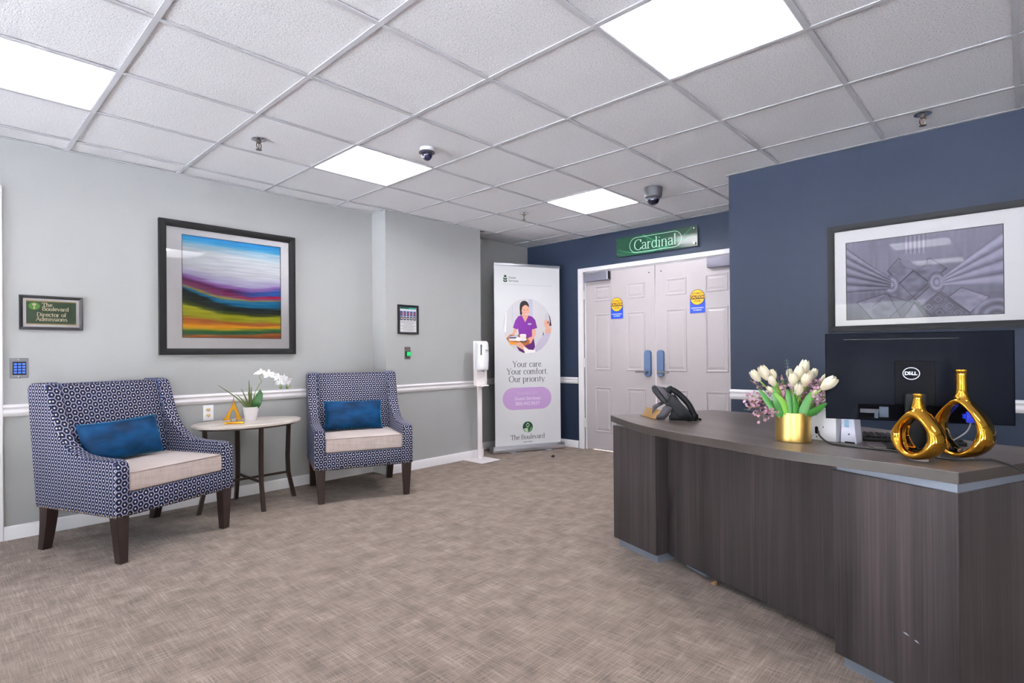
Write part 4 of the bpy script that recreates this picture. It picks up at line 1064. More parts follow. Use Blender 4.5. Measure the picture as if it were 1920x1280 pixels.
    def flower(x, y, z, s, az, el):
        bm = bmesh.new()
        for k, (an, ln, wd) in enumerate(((90, 1, .55), (210, .95, .5), (330, .95, .5), (15, 1.0, .8), (165, 1.0, .8))):
            a = rad(an); d = Vector((cos(a), 0, sin(a))); q = Vector((-sin(a), 0, cos(a))); rows = []
            for i in range(5):
                f = i/4; w_ = wd*.5*sin(pi*(.12+.80*f)); yy = -.12*sin(f*pi*.7)+(.03 if k > 2 else 0.0)
                rows.append([bm.verts.new((d*f*ln+q*w_*g_)*s+Vector((0, (yy-.05*abs(g_))*s, 0))) for g_ in (-1, -.5, 0, .5, 1)])
            for a_, b_ in zip(rows, rows[1:]):
                for c in range(4): bm.faces.new((a_[c], a_[c+1], b_[c+1], b_[c]))
        Mx = Matrix.Translation((x, y, z)) @ Matrix.Rotation(az, 4, 'Z') @ Matrix.Rotation(el, 4, 'X')
        fl = mk('flower', bm, PET, t, sharp=80, mw=Mx)
        b2 = bmesh.new(); lathe(b2, [(0, .10*s), (.10*s, .05*s), (.14*s, -.02*s), (0, -.06*s)], 10, xf=Matrix.Rotation(pi/2, 4, 'X')); mk('flower_centre', b2, CEN, fl)
    for a in ((.075, -.01, .352, .034, .5, -.6), (.045, -.01, .345, .030, -.8, -.9), (.125, -.02, .335, .042, .1, 0), (.165, -.015, .335, .030, -.6, .4), (.190, -.02, .310, .036, .2, -.1), (.225, -.015, .305, .036, .6, .2), (.205, -.02, .275, .032, -.2, .1), (.245, -.02, .275, .033, .5, .3), (.180, -.02, .272, .024, .9, .6), (.262, -.01, .300, .024, .2, .9)):
        flower(*a)
    for (x, y, z) in ((.205, -.02, .240), (.252, -.02, .238)):
        bm = bmesh.new(); lathe(bm, [(0, -.014), (.010, -.008), (.012, 0), (.006, .012), (0, .015)], 10, c=(x, y, z)); mk('flower_bud', bm, mat('bud_green', '#5a7030', 0.5), t)
build_table()

# =================================================================== SANITIZER STAND
def build_stand():
    t = thing('sanitizer_stand', 'white floor-standing hand sanitizer dispenser beside the roll-up banner', 'dispenser', (3.870, 4.112, 0), 0)
    mk('base_plate', bx(-.135, .130, -.150, .150, .001, .008, .003), mat('white_powder_coat', '#e6dfe0', 0.35, var=.01), t)
    WP = mat('white_powder_coat')
    q = Matrix.Rotation(rad(-18), 4, 'Z')
    mk('pole', bx(-.024, .024, -.012, .012, .008, .98, .004, 2, xf=q @ Matrix.Translation((0, .035, 0))), WP, t)
    bm = bmesh.new(); box(bm, -.075, .075, -.006, .004, .765, 1.222, .004, 2, xf=q @ Matrix.Translation((0, .015, 0))); mk('back_plate', bm, WP, t)
    # dispenser body, rounded
    bm = bmesh.new()
    sec = [(-.062, 0), (-.064, -.050), (-.055, -.082), (-.030, -.100), (0, -.104), (.030, -.100), (.055, -.082), (.064, -.050), (.062, 0)]
    rows = []
    for z, s, o in ((.925, .90, 0), (.93, .96, 0), (.96, 1.0, 0), (1.05, 1.03, 0), (1.15, 1.02, 0), (1.195, .98, 0), (1.212, .90, 0), (1.216, .75, 0)):
        rows.append([bm.verts.new((x*s, y*s, z)) for x, y in sec])
    for a_, b_ in zip(rows, rows[1:]):
        for k in range(len(sec)): bm.faces.new((a_[k], a_[(k+1) % len(sec)], b_[(k+1) % len(sec)], b_[k]))
    bm.faces.new(rows[0][::-1]); bm.faces.new(rows[-1]); bm.transform(q @ Matrix.Translation((0, .012, 0)))
    body = mk('dispenser_body', bm, WPL, t, sharp=50)
    bm = bmesh.new(); box(bm, -.040, -.024, -.104, -.085, 1.075, 1.185, .005, 2, xf=q @ Matrix.Translation((0, .013, 0))); mk('level_window', bm, mat('smoked_window', '#4c4a60', 0.2), body)
    text('lettering', 'PURELL', .017, mat('grey_blue_ink', '#5a5c70', 0.5), body, .025, 1.125, -.093, bold=.0006, basis=q)
    text('lettering', 'ADVANCED', .009, mat('grey_blue_ink'), body, .025, 1.110, -.093, basis=q)
    bm = bmesh.new(); tube(bm, [(0, -.04, .925), (0, -.04, .905)], .016, 12); bm.transform(q); mk('nozzle', bm, mat('nozzle_grey', '#a8a8b4', 0.3), t)
    bm = bmesh.new(); prism(bm, [(-.055, .010), (.055, .010), (.058, -.060), (.045, -.095), (-.045, -.095), (-.058, -.060)], .762, .772, .003, axis='z', seg=2); box(bm, -.050, .045, -.004, .006, .77, .93, .003)
    bm.transform(q); mk('drip_tray', bm, WP, t)
build_stand()

# =================================================================== BANNER
def build_banner():
    a = math.atan2(3.952-4.308, 4.979-4.193)
    t = thing('roll_up_banner', 'tall roll-up banner with a caregiver photo and purple pill-shaped box', 'banner', (4.193, 4.308, 0), a)
    x0, x1, z0, z1 = .055, .860, .055, 2.078
    BAN = mat('banner_vinyl', '#d9d9dc', 0.5, var=.01); AL = mat('satin_aluminium', '#b8b8be', 0.32, 0.8)
    sh = mk('banner_sheet', bx(x0, x1, -.0015, .0015, z0, z1-.01), BAN, t, smooth=False)
    mk('top_rail', bx(x0-.004, x1+.006, -.010, .010, z1-.014, z1+.016, .004, 2), AL, t)
    bm = bmesh.new(); prism(bm, [(-.062, .006), (.055, .006), (.055, .040), (.015, .070), (-.020, .070), (-.062, .042)], x0-.045, x1+.012, .003, axis='x', seg=2); mk('base_cassette', bm, AL, t, sharp=30)
    mk('end_cap', bx(x0-.050, x0-.042, -.064, .057, .004, .074, .003), mat('cap_grey', '#8a868c', 0.4), t); mk('end_cap', bx(x1+.010, x1+.018, -.064, .057, .004, .074, .003), mat('cap_grey'), t)
    for x in (.23, .66): mk('foot', bx(x-.035, x+.035, -.130, .0, 0.0, .008, .002), AL, t)
    bm = bmesh.new(); tube(bm, [(.46, .02, .06), (.46, .02, 2.07)], .008, 8); mk('support_pole', bm, AL, t)
    INK = mat('ink_charcoal', '#2a3034', 0.5); GRN = mat('logo_green', '#1c4a34', 0.5); LIL = mat('lilac_print', '#c09cce', 0.5, var=.01); LIW = mat('lilac_white', '#e0cce6', 0.5); GL_ = mat('grey_line', '#b0b0b4', 0.5)
    y = -.0020
    # guest services mark
    bm = bmesh.new(); poly(bm, ell(.187, 1.948, .017, .014, 16), y)
    for zc in (1.918, 1.893): poly(bm, [(.160, zc+.012), (.172, zc+.014), (.187, zc+.004), (.202, zc+.014), (.214, zc+.012), (.206, zc-.006), (.187, zc-.012), (.168, zc-.006)], y)
    mk('logo_mark', bm, GRN, t, smooth=False)
    text('lettering', 'Guest', .036, INK, t, .226, 1.935, y, 'LEFT'); text('lettering', 'Services', .036, INK, t, .226, 1.900, y, 'LEFT')
    bm = bmesh.new(); poly(bm, [(.160, 1.858), (.760, 1.856), (.760, 1.859), (.160, 1.861)], y); mk('rule_line', bm, GL_, t, smooth=False)
    # photo disc: flat layers
    cx, cz, RX, RZ = .456, 1.398, .296, .312
    cols = [mat('photo_wall', '#cfccd0', 0.5), mat('photo_scrubs', '#74288c', 0.5), mat('photo_skin', '#d8a088', 0.5), mat('photo_hair', '#2a2028', 0.5), mat('photo_tray', '#a8602c', 0.5), mat('photo_cup', '#e4e0dc', 0.5), mat('photo_plate', '#3c3440', 0.5), mat('photo_greyhair', '#c4c2c8', 0.5), mat('photo_shirt', '#c0b8cc', 0.5), mat('photo_window', '#b8b8cc', 0.5), mat('photo_scrubs_dark', '#541c6c', 0.5), mat('photo_white', '#f0ecec', 0.5), mat('photo_lips', '#a04848', 0.5), mat('photo_orange', '#e09030', 0.5)]
    bm = bmesh.new(); lay = [0]
    def C(px, py):  # crop pixel (1280 px crop, 9.143 px per photo px) -> banner coords through the disc frame
        return (cx+(px-632)/415*RX, cz-(py-650)/484*RZ)
    def inside(p):
        dx, dz = (p[0]-cx)/RX, (p[1]-cz)/RZ; r = math.hypot(dx, dz)
        return p if r <= 1 else (cx+dx/r*RX*.999, cz+dz/r*RZ*.999)
    def sh_(pts, mi, raw=False):
        lay[0] += 1
        q = [inside(C(*p)) for p in pts]
        poly(bm, q, y-.0001*lay[0], mi)
    poly(bm, ell(cx, cz, RX, RZ, 56), y, 0)
    def E(px, py, rx, ry, mi, n=20): sh_([(px+rx*cos(a_), py+ry*sin(a_)) for a_ in np.linspace(0, 2*pi, n, endpoint=False)], mi)
    sh_([(650, 180), (715, 185), (715, 470), (650, 470)], 9); sh_([(240, 420), (262, 400), (262, 760), (225, 760)], 11); sh_([(365, 310), (372, 310), (372, 620), (365, 620)], 9); sh_([(716, 190), (722, 190), (722, 900), (716, 900)], 7)
    # body of the caregiver
    sh_([(440, 1010), (470, 800), (480, 780), (710, 780), (735, 880), (755, 1010), (720, 1080), (690, 1095), (600, 1090), (560, 1120), (480, 1080)], 10)
    sh_([(400, 690), (440, 700), (440, 760), (330, 860), (270, 890), (265, 850), (370, 780)], 2)
    sh_([(712, 700), (768, 700), (768, 800), (720, 880), (690, 940), (640, 920), (630, 880), (700, 830)], 2)
    sh_([(470, 480), (530, 465), (650, 465), (710, 485), (760, 540), (795, 680), (712, 708), (705, 700), (700, 830), (640, 850), (480, 810), (465, 700), (440, 708), (378, 680), (415, 560)], 1)
    sh_([(528, 468), (648, 462), (588, 585)], 2)
    sh_([(548, 430), (630, 430), (640, 475), (590, 560), (535, 480)], 2)
    E(575, 300, 78, 92, 3, 24); E(518, 420, 20, 42, 3); E(508, 350, 14, 60, 3)
    E(592, 375, 66, 92, 2, 24)
    sh_([(520, 300), (560, 240), (620, 240), (655, 320), (640, 300), (590, 275), (540, 320), (524, 390), (515, 400)], 3)
    E(572, 368, 14, 5, 3, 10); E(630, 364, 12, 5, 3, 10)
    sh_([(570, 425), (600, 440), (632, 422), (618, 445), (596, 450)], 11); sh_([(566, 421), (600, 434), (636, 418), (634, 422), (600, 440), (568, 426)], 12)
    sh_([(632, 600), (692, 600), (692, 628), (632, 628)], 9)
    sh_([(480, 560), (484, 560), (500, 780), (494, 780)], 10); sh_([(690, 540), (694, 540), (700, 760), (696, 760)], 10)
    # tray, plates, cup
    sh_([(265, 870), (330, 800), (470, 805), (690, 880), (690, 950), (560, 1000), (330, 960)], 4)
    sh_([(300, 840), (440, 800), (480, 850), (440, 900), (310, 900)], 9); sh_([(312, 880), (440, 880), (440, 905), (312, 905)], 11); sh_([(310, 845), (430, 845), (430, 862), (310, 862)], 3)
    sh_([(310, 915), (480, 945), (480, 975), (330, 975)], 13)
    E(550, 905, 68, 30, 6); E(540, 888, 70, 24, 5); E(470, 880, 50, 34, 11)
    sh_([(492, 800), (602, 800), (596, 870), (500, 870)], 5); E(547, 800, 55, 12, 11)
    # right hand of caregiver
    sh_([(630, 880), (650, 845), (690, 840), (712, 890), (680, 945), (655, 950), (660, 905)], 2)
    # seated person
    sh_([(740, 1115), (760, 1010), (800, 930), (880, 830), (940, 760), (1040, 770), (1045, 1000), (900, 1120)], 8)
    sh_([(420, 950), (500, 930), (560, 985), (640, 1060), (600, 1130), (540, 1060), (450, 1010)], 2); sh_([(548, 1010), (640, 1060), (760, 1070), (760, 1140), (580, 1140)], 11)
    E(972, 600, 54, 88, 2, 24); sh_([(925, 560), (912, 610), (930, 620)], 2); E(978, 478, 52, 72, 7, 24); E(1010, 540, 30, 60, 7, 16); sh_([(1000, 430), (1040, 470), (1050, 640), (1005, 640), (1015, 560)], 3); E(985, 580, 14, 28, 12)
    sh_([(940, 690), (1040, 680), (1035, 770), (930, 770)], 2); sh_([(890, 780), (905, 735), (905, 805), (888, 815)], 3)
    mk('photo_print', bm, cols, t, smooth=False)
    serif('lettering', 'Your care.', .094, INK, t, .452, .940, y, thick=.085, thin=.035)
    serif('lettering', 'Your comfort.', .094, INK, t, .450, .858, y, thick=.085, thin=.035)
    serif('lettering', 'Our priority.', .094, INK, t, .450, .773, y, thick=.085, thin=.035)
    bm = bmesh.new(); zc = .586; r = .124
    poly(bm, ell(.744-r, zc, r, r, 14, -90, 90)+ell(.145+r, zc, r, r, 14, 90, 270), y); mk('pill_box', bm, LIL, t, smooth=False)
    text('lettering', 'Available 24/7', .045, mat('lilac_faint', '#cdb0d8', 0.5), t, .447, .645, y-.0008)
    text('lettering', 'Guest Services:', .052, LIW, t, .447, .585, y-.0008, bold=.0012)
    text('lettering', '800.442.9637', .054, LIW, t, .447, .528, y-.0008, bold=.0012)
    # leaf emblem
    bm = bmesh.new(); ex, ez, er = .445, .265, .062
    poly(bm, ell(ex, ez, er, er, 32), y, 0)
    poly(bm, [(ex-.058, ez-.022), (ex-.010, ez-.008), (ex+.008, ez-.058), (ex-.016, ez-.060)], y-.0003, 1); poly(bm, [(ex+.058, ez-.020), (ex+.014, ez-.055), (ex+.006, ez-.060), (ex+.040, ez+.004)], y-.0004, 2)
    poly(bm, ell(ex, ez+.020, .022, .020, 16), y-.0004, 1); poly(bm, ell(ex, ez+.020, .015, .013, 12), y-.0006, 0); poly(bm, [(ex-.003, ez-.055), (ex+.003, ez-.055), (ex+.003, ez+.012), (ex-.003, ez+.012)], y-.0007, 1)
    poly(bm, [(ex-.008, ez+.040), (ex+.008, ez+.040), (ex, ez+.054)], y-.0006, 1)
    mk('leaf_emblem', bm, [GRN, mat('emblem_pale', '#c0d4b4', 0.5), mat('emblem_mid', '#6ca060', 0.5)], t, smooth=False)
    serif('lettering', 'The Boulevard', .074, INK, t, .445, .130, y, thick=.085, thin=.035)
    text('lettering', 'Capitol Heights', .018, INK, t, .445, .100, y)
build_banner()
bm = bmesh.new(); bmesh.ops.create_icosphere(bm, subdivisions=2, radius=1)
for v in bm.verts: v.co = Vector((v.co.x*.022*(1+.3*sin(9*v.co.y)), v.co.y*.016, .012+v.co.z*.012*(1+.3*cos(7*v.co.x))))
deb = mk('floor_debris', bm, mat('debris_dark', '#2a2024', 0.9), None, loc=(4.465, 3.652, 0)); tag(deb, 'small dark scrap lying on the carpet before the banner', 'debris')

# =================================================================== RECEPTION DESK
ZT = .740
def build_desk():
    t = thing('reception_desk', 'curved grey-brown woodgrain reception desk with metal plinth', 'desk')
    LA = MATS['laminate']; LT = MATS['laminate_top']
    fr = spline([(2.605, 1.712, 0), (2.418, 1.484, 0), (2.298, 1.300, 0), (2.205, 1.090, 0), (2.136, .880, 0), (2.084, .735, 0), (2.054, .600, 0), (2.042, .490, 0), (2.034, .380, 0), (2.020, .270, 0), (1.990, .145, 0)], 4)
    top = [(p.x, p.y) for p in fr]
    outer = top+[(2.289, .010), (2.62, -.145), (2.66, .0), (2.682, .090), (2.80, .30), (3.00, .72), (3.10, .930), (3.205, 1.190), (3.222, 1.398), (2.748, 1.620)]
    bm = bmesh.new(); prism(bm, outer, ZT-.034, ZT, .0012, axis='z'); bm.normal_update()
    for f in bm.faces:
        if abs(f.normal.z) < .5: f.material_index = 1  # side faces take a darker laminate, edge shade put into the colour
    mk('desktop', bm, [LT, mat('shaded_edge_laminate', '#3c3531', 0.45, var=.2, nscale=30)], t, sharp=30)
    def off(pts, d):
        """shift polyline inward (+x-ish normal)"""
        P = [Vector(p) for p in pts]; r = []
        for i, p in enumerate(P):
            tt = (P[min(i+1, len(P)-1)]-P[max(i-1, 0)]).normalized(); r.append((p.x-tt.y*d, p.y+tt.x*d))
        return r
    zb, zt = .045, ZT-.062
    # left pedestal: front corners L=(2.655,1.735) R=(2.545,1.405)
    A = Vector((2.652, 1.728)); B = Vector((2.543, 1.404)); n = Vector((.947, -.318)).normalized()
    A2 = A+n*.55; B2 = B+n*.55
    # right pedestal: C near centre, D at the outer corner, E further round
    Cc = Vector((2.137, .497)); D = Vector((1.998, .148)); Ee = Vector((2.62, -.115)); Ff = Vector((2.70, .26))
    lp = [tuple(A), tuple(B), tuple(B2), tuple(A2)]; rp = [tuple(Cc), tuple(D), tuple(Ee), tuple(Ff)]
    bm = bmesh.new(); prism(bm, lp, zb, zt, .001); p1 = mk('pedestal', bm, LA, t, sharp=20)
    bm = bmesh.new(); prism(bm, rp, zb, zt, .001); p2 = mk('pedestal', bm, LA, t, sharp=20)
    def inset(pts, d):
        c = sum((Vector(p) for p in pts), Vector((0, 0)))/len(pts)
        return [tuple(Vector(p)+(c-Vector(p)).normalized()*d) for p in pts]
    bm = bmesh.new(); prism(bm, inset(lp, .030), 0, zb, 0); mk('plinth', bm, ALU, t, smooth=False)
    bm = bmesh.new(); prism(bm, inset(rp, .030), 0, zb, 0); mk('plinth', bm, ALU, t, smooth=False)
    bm = bmesh.new(); prism(bm, inset(lp, .020), zt, ZT-.034, 0); mk('reveal_strip', bm, ALU, t, smooth=False)
    bm = bmesh.new(); prism(bm, inset(rp, .012), zt, ZT-.034, 0); mk('reveal_strip', bm, ALU, t, smooth=False)
    # curved modesty panel between the pedestals
    cv = spline([(2.660, 1.420, 0), (2.598, 1.345, 0), (2.512, 1.181, 0), (2.407, .897, 0), (2.309, .657, 0), (2.247, .528, 0), (2.235, .440, 0)], 5)
    f0 = [(p.x, p.y) for p in cv]; b0 = off(f0, .02)
    bm = bmesh.new()
    prism(bm, f0+b0[::-1], zb, ZT-.034, 0); mk('modesty_panel', bm, LA, t, sharp=30)
    mk('plinth', bx(-.075, .075, -.03, .03, 0, zb-.001, xf=Matrix.Translation((2.62, 1.200, 0)) @ Matrix.Rotation(rad(-116), 4, 'Z')), ALU, t, smooth=False)
    bm = bmesh.new(); prism(bm, [(0, 0), (.028, 0), (.0, .022)], -.008, .008, axis='y'); o = mk('levelling_wedge', bm, mat('tan_wood', '#a8805c', 0.7), t, loc=(2.50, 1.075, 0), rotz=rad(60), smooth=False)
    # end panel seam on the far right side is a slim joint
    # scuffs
    bm = bmesh.new()
    dirv = (D-Cc).normalized(); nn = Vector((-dirv.y, dirv.x)); nn = nn if nn.x < 0 else -nn
    for (f, z, L_) in ((.62, .215, .010), (.70, .205, .008)):
        p = Cc.lerp(D, f)+nn*.0008; a_ = p-dirv*L_; b_ = p+dirv*L_
        bm.faces.new([bm.verts.new(q) for q in ((a_.x, a_.y, z+.002), (p.x, p.y, z-.002), (b_.x, b_.y, z-.003), (p.x, p.y, z+.004))])
    mk('scuff_mark', bm, mat('chipped_edge', '#a8b0bc', 0.5), t, smooth=False)
build_desk()

# =================================================================== MONITOR
def dirx(ax):  # matrix whose local x axis points along ax, z up, front -y
    ax = Vector((ax[0], ax[1], 0)).normalized(); yv = Vector((0, 0, 1)).cross(ax)
    return Matrix((ax, yv, Vector((0, 0, 1)))).transposed().to_4x4()
def build_monitor():
    L = Vector((2.297, .556)); R = Vector((2.437, .029)); wdt = (R-L).length; z0, z1 = .836, 1.152
    ang = math.atan2((R-L).y, (R-L).x)
    c = (L+R)/2
    t = thing('computer_monitor', 'black flat monitor seen from behind, with an oval badge', 'monitor', (c.x, c.y, ZT), ang)
    hw = wdt/2; a, b = z0-ZT, z1-ZT
    # shell: rear (towards -y local = camera) is bevelled
    bm = bmesh.new()
    rings = [(0, 0.0), (0, .014), (.010, -.001)]
    def ring(o, y): return [bm.verts.new(p) for p in ((-hw+o, y, a+o), (hw-o, y, a+o), (hw-o, y, b-o), (-hw+o, y, b-o))]
    r = [ring(.002, .018), ring(0, .016), ring(0, .001), ring(.003, -.001), ring(.075, -.012), ring(.085, -.013)]
    for p, q in zip(r, r[1:]):
        for k in range(4): bm.faces.new((p[k], p[(k+1) % 4], q[(k+1) % 4], q[k]))
    bm.faces.new(r[0][::-1]); bm.faces.new(r[-1])
    MB = mat('monitor_black', '#070a14', 0.42, var=.05, spec=.06)
    mk('rear_shell', bm, MB, t, sharp=25)
    mk('screen', bx(-hw+.012, hw-.012, .018, .019, a+.014, b-.014), BPL, t, smooth=False)
    zc = (a+b)/2
    mk('vent_slot', bx(-hw*.78, hw*.46, -.0085, -.0045, b-.024, b-.0215), BPL, t, smooth=False)
    mk('mount_cover', bx(-.058, .058, -.0155, -.012, a+.060, a+.215, .001), mat('monitor_panel', '#07080e', 0.45, spec=.06), t)
    mk('port_recess', bx(-hw*.62, hw*.60, -.0142, -.0115, a+.008, a+.058), mat('recess_black', '#040407', 0.6, spec=.03), t, smooth=False)
    mk('ports', bx(-hw*.60, -.085, -.0155, -.014, a+.028, a+.042), mat('port_metal', '#282830', 0.4, 0.4), t)
    bm = bmesh.new(); box(bm, -.105, -.078, -.0200, -.014, a+.014, a+.052, .001); box(bm, -.120, -.108, -.0185, -.014, a+.010, a+.036, .001)
    o = mk('cable_plug', bm, mat('plug_grey', '#4a5260', 0.5, spec=.1), t)
    bm = bmesh.new(); box(bm, .030+.10, .066+.10, -.045, -.014, a+.020, a+.036, .002, 2); box(bm, .034+.10, .062+.10, -.060, -.040, a+.010, a+.046, .003, 2)
    o = mk('video_plug', bm, mat('vga_blue', '#1030d8', 0.4), t); o['label'] = 'bright blue video cable plug'
    bm = bmesh.new(); tube(bm, spline([(.148, -.045, a+.012), (.135, -.050, a-.020), (.100, -.050, a-.050), (.06, -.045, a-.075)], 6), .0025, 6); mk('video_cable', bm, mat('cable_grey', '#8a8890', 0.5), t)
    # badge
    WI = mat('badge_silver', '#a9a9b4', 0.35, 0.3)
    bm = bmesh.new(); ribbon(bm, ell(0, 0, .0240, .0205, 40), .0026, 0, closed=True); bg_ = mk('oval_badge', bm, WI, t, smooth=False, loc=(-.010, -.0160, a+.171))
    text('lettering', 'D', .0165, WI, bg_, -.0128, 0, -.0003, bold=.0007, sx=1.1)
    text('lettering', 'E', .0150, WI, bg_, 0, 0, 0.0, bold=.0007, sx=1.05, basis=Matrix.Translation((-.0042, -.0003, .0004)) @ Matrix.Rotation(rad(-22), 4, 'Y'))
    for lx in (.0048, .0128): text('lettering', 'L', .0165, WI, bg_, lx, 0, -.0003, bold=.0007, sx=1.05)
    # stand
    mk('neck', bx(-.030, .030, -.030, -.012, .010, a+.10, .004, 2), BPM, t)
    bm = bmesh.new(); prism(bm, [(-.085, -.055), (.085, -.055), (.095, .05), (.06, .085), (-.06, .085), (-.095, .05)], 0, .010, .003, axis='z', seg=2); mk('stand_base', bm, BPM, t)
    return t, c, ang
build_monitor()

# =================================================================== DESK OBJECTS
def eval_remesh(name, bm, m, parent, voxel, smooth_it=4):
    me = bpy.data.meshes.new(name); bm.to_mesh(me); bm.free()
    o = bpy.data.objects.new(name, me); COL.objects.link(o)
    r = o.modifiers.new('r', 'REMESH'); r.mode = 'VOXEL'; r.voxel_size = voxel
    s = o.modifiers.new('s', 'SMOOTH'); s.iterations = smooth_it; s.factor = .5
    dg = bpy.context.evaluated_depsgraph_get(); me2 = bpy.data.meshes.new_from_object(o.evaluated_get(dg))
    bpy.data.objects.remove(o)
    for p in me2.polygons: p.use_smooth = True
    me2.materials.clear(); me2.materials.append(m)
    o = bpy.data.objects.new(name, me2); COL.objects.link(o); o.parent = parent; return o
def ring_vase(label, loc, rz, ho, wo, hole, hc, neck_h, depth, nr):
    """ring: outer height ho, half width wo; hole = (half width, half height), centre height hc"""
    t = thing('ring_vase', label, 'vase', loc, rz, 'gold ring vases')
    bm = bmesh.new(); n = 64; m_ = 20; rows = []
    for i in range(n):
        a = 2*pi*i/n - pi/2
        # outer outline (teardrop, flattened base)
        ca, sa = cos(a), sin(a)
        oz = hc+(ho-hc)*sa if sa > 0 else hc+hc*sa
        ox = wo*ca
        if sa > 0: ox *= (1-hole[3]*sa**2.0*.5)
        if sa < 0: ox *= (1-.10*(-sa)**2)
        iz = hole[2]+hole[1]*sa; ix = hole[0]*ca
        if sa > 0: pass
        if True: oz += hole[4]*max(0, sa)**6
        if sa > 0: ix *= (1-hole[3]*sa**2*.45)
        O = Vector((ox, max(.0, oz))); I = Vector((ix, iz)); c = (O+I)/2; r = (O-I).length/2; u = (O-I).normalized() if r > 1e-6 else Vector((ca, sa))
        row = []
        for k in range(m_):
            b = 2*pi*k/m_; cb, sb = cos(b), sin(b)
            e = 1.0
            rr = math.copysign(abs(cb)**e, cb); dd = math.copysign(abs(sb)**.9, sb)
            dp = depth*(.82+.25*max(0, -sa)+.0*sa)
            p = c+u*r*rr; row.append(bm.verts.new((p.x, dp*dd, max(0.0, p.y))))
        rows.append(row)
    for i in range(n):
        a_, b_ = rows[i], rows[(i+1) % n]
        for k in range(m_): bm.faces.new((a_[k], b_[k], b_[(k+1) % m_], a_[(k+1) % m_]))
    bmesh.ops.recalc_face_normals(bm, faces=bm.faces)
    # neck, closed solid, flared into the ring
    top = ho+neck_h; pk = ho+hole[4]
    lathe(bm, [(0, pk-.024), (nr*1.9, pk-.022), (nr*1.72, pk-.012), (nr*1.45, pk-.001), (nr*1.22, pk+.010), (nr*1.06, pk+.022), (nr, ho+neck_h*.55), (nr*.96, top-.010), (nr*1.10, top-.007), (nr*1.16, top-.003), (nr*1.08, top), (nr*.7, top), (nr*.68, top-.012), (0, top-.014)], 28, sy=.95)
    o = eval_remesh('vase_body', bm, MATS['gold'], t, .0022, 14)
    bm = bmesh.new(); lathe(bm, [(0, 0), (wo*.36, 0), (wo*.38, .003), (0, .004)], 28, sy=.7); mk('base_foot', bm, mat('white_glaze', '#d8d8e0', 0.3), t)
    return t
def build_desk_objects():
    # vases (face normal turned left of the view)
    ring_vase('shorter gold ring vase with a round opening, in front on the desk corner', (2.135, .255, ZT+.0015), rad(-119), .136, .078, (.040, .048, .078, .12, .030), .068, .074, .040, .0135)
    ring_vase('taller gold teardrop ring vase behind the shorter one', (2.270, .156, ZT+.0015), rad(-116), .176, .088, (.049, .074, .098, .50, .020), .074, .108, .042, .0155)
    # brass planter with tulips
    cx, cy, rp, hp = 2.300, .672, .064, .112
    t = thing('brass_planter', 'brushed brass cylinder planter holding white tulips and pink sprigs', 'planter', (cx, cy, ZT))
    bm = bmesh.new(); lathe(bm, [(0, 0), (rp-.002, 0), (rp, .002), (rp, hp), (rp-.003, hp), (rp-.003, .010), (0, .010)], 64); mk('cylinder_pot', bm, MATS['brass'], t, sharp=40)
    bm = bmesh.new(); lathe(bm, [(0, hp-.018), (rp-.004, hp-.018)], 24); mk('soil', bm, mat('dark_moss'), t)
    LF = mat('tulip_leaf', '#38782e', 0.4, var=.2, nscale=12); LF2 = mat('tulip_leaf_light', '#6a9c38', 0.4, var=.15); ST = mat('tulip_stem', '#8aa64a', 0.45)
    PT = mat('tulip_petal', '#d2c8b0', 0.45, var=.04, sss=.1); PK = mat('pink_blossom', '#b0869a', 0.6, var=.2, nscale=60); TW = mat('twig_brown', '#80644c', 0.7); EU = mat('eucalyptus', '#5c7468', 0.5, var=.2)
    # view-aligned local axes: r = picture right, f = away
    Rv = Vector((.55, -.835, 0)).normalized(); Fv = Vector((.835, .55, 0)).normalized(); Z = Vector((0, 0, 1))
    def P(r, z, f=0.0): return Rv*r+Fv*f+Z*z
    def tulip(r, z, f, s, lean, op=0.25, base=(0, 0)):
        head = P(r, z, f); st = spline([P(base[0], hp-.02, base[1]), P(base[0]*.5+r*.45, (hp+z)*.5, f*.5), head], 6)
        bm = bmesh.new(); tube(bm, st, .0032, 6)
        stem = mk('tulip_stem', bm, ST, t)
        ax = (st[-1]-st[-2]).normalized(); ax = (ax+Rv*lean+Z*.4).normalized()
        q = Z.rotation_difference(ax).to_matrix().to_4x4(); bm = bmesh.new()
        for k in range(6):
            a = 2*pi*k/6+.3; rr0 = .92 if k % 2 else 1.0; grid = []
            for i in range(8):
                f_ = i/7; rad_ = s*.50*(sin(pi*min(1, f_*.62+.10))**.8)*rr0*(1-(.42-op)*max(0, f_-.55)/.45); zz = s*1.45*f_
                wa = (.66*sin(pi*min(1, .16+.70*f_))**.6)
                grid.append([bm.verts.new((rad_*cos(a+wa*g_), rad_*sin(a+wa*g_), zz+(.06*s*(1-g_*g_) if i == 7 else 0))) for g_ in (-1, -.5, 0, .5, 1)])
            for u_, v_ in zip(grid, grid[1:]):
                for c in range(4): bm.faces.new((u_[c], u_[c+1], v_[c+1], v_[c]))
        bm.transform(Matrix.Translation(head) @ q)
        mk('tulip_head', bm, PT, stem, sharp=80)
    for a in ((-.118, .232, .01, .034, -.2, .3), (-.072, .215, -.02, .030, -.1, .1), (.030, .212, -.03, .036, .05, .1), (.060, .225, .02, .034, .1, .1), (-.092, .238, -.01, .040, -.1, .32), (-.060, .238, .02, .028, 0, .1), (.000, .238, .03, .028, .0, .1), (-.005, .212, -.02, .036, .05, .2), (.018, .232, .0, .040, .1, .1), (.045, .252, .03, .042, .1, .2), (.002, .183, -.05, .034, .0, .1), (.082, .238, .04, .030, .1, .2), (.112, .226, .02, .026, .2, .2), (.072, .208, -.095, .042, .5, .32), (-.085, .190, -.04, .022, -.3, .02), (.052, .175, -.04, .022, .2, .02)):
        tulip(*a, base=(a[0]*.22, a[2]*.3))
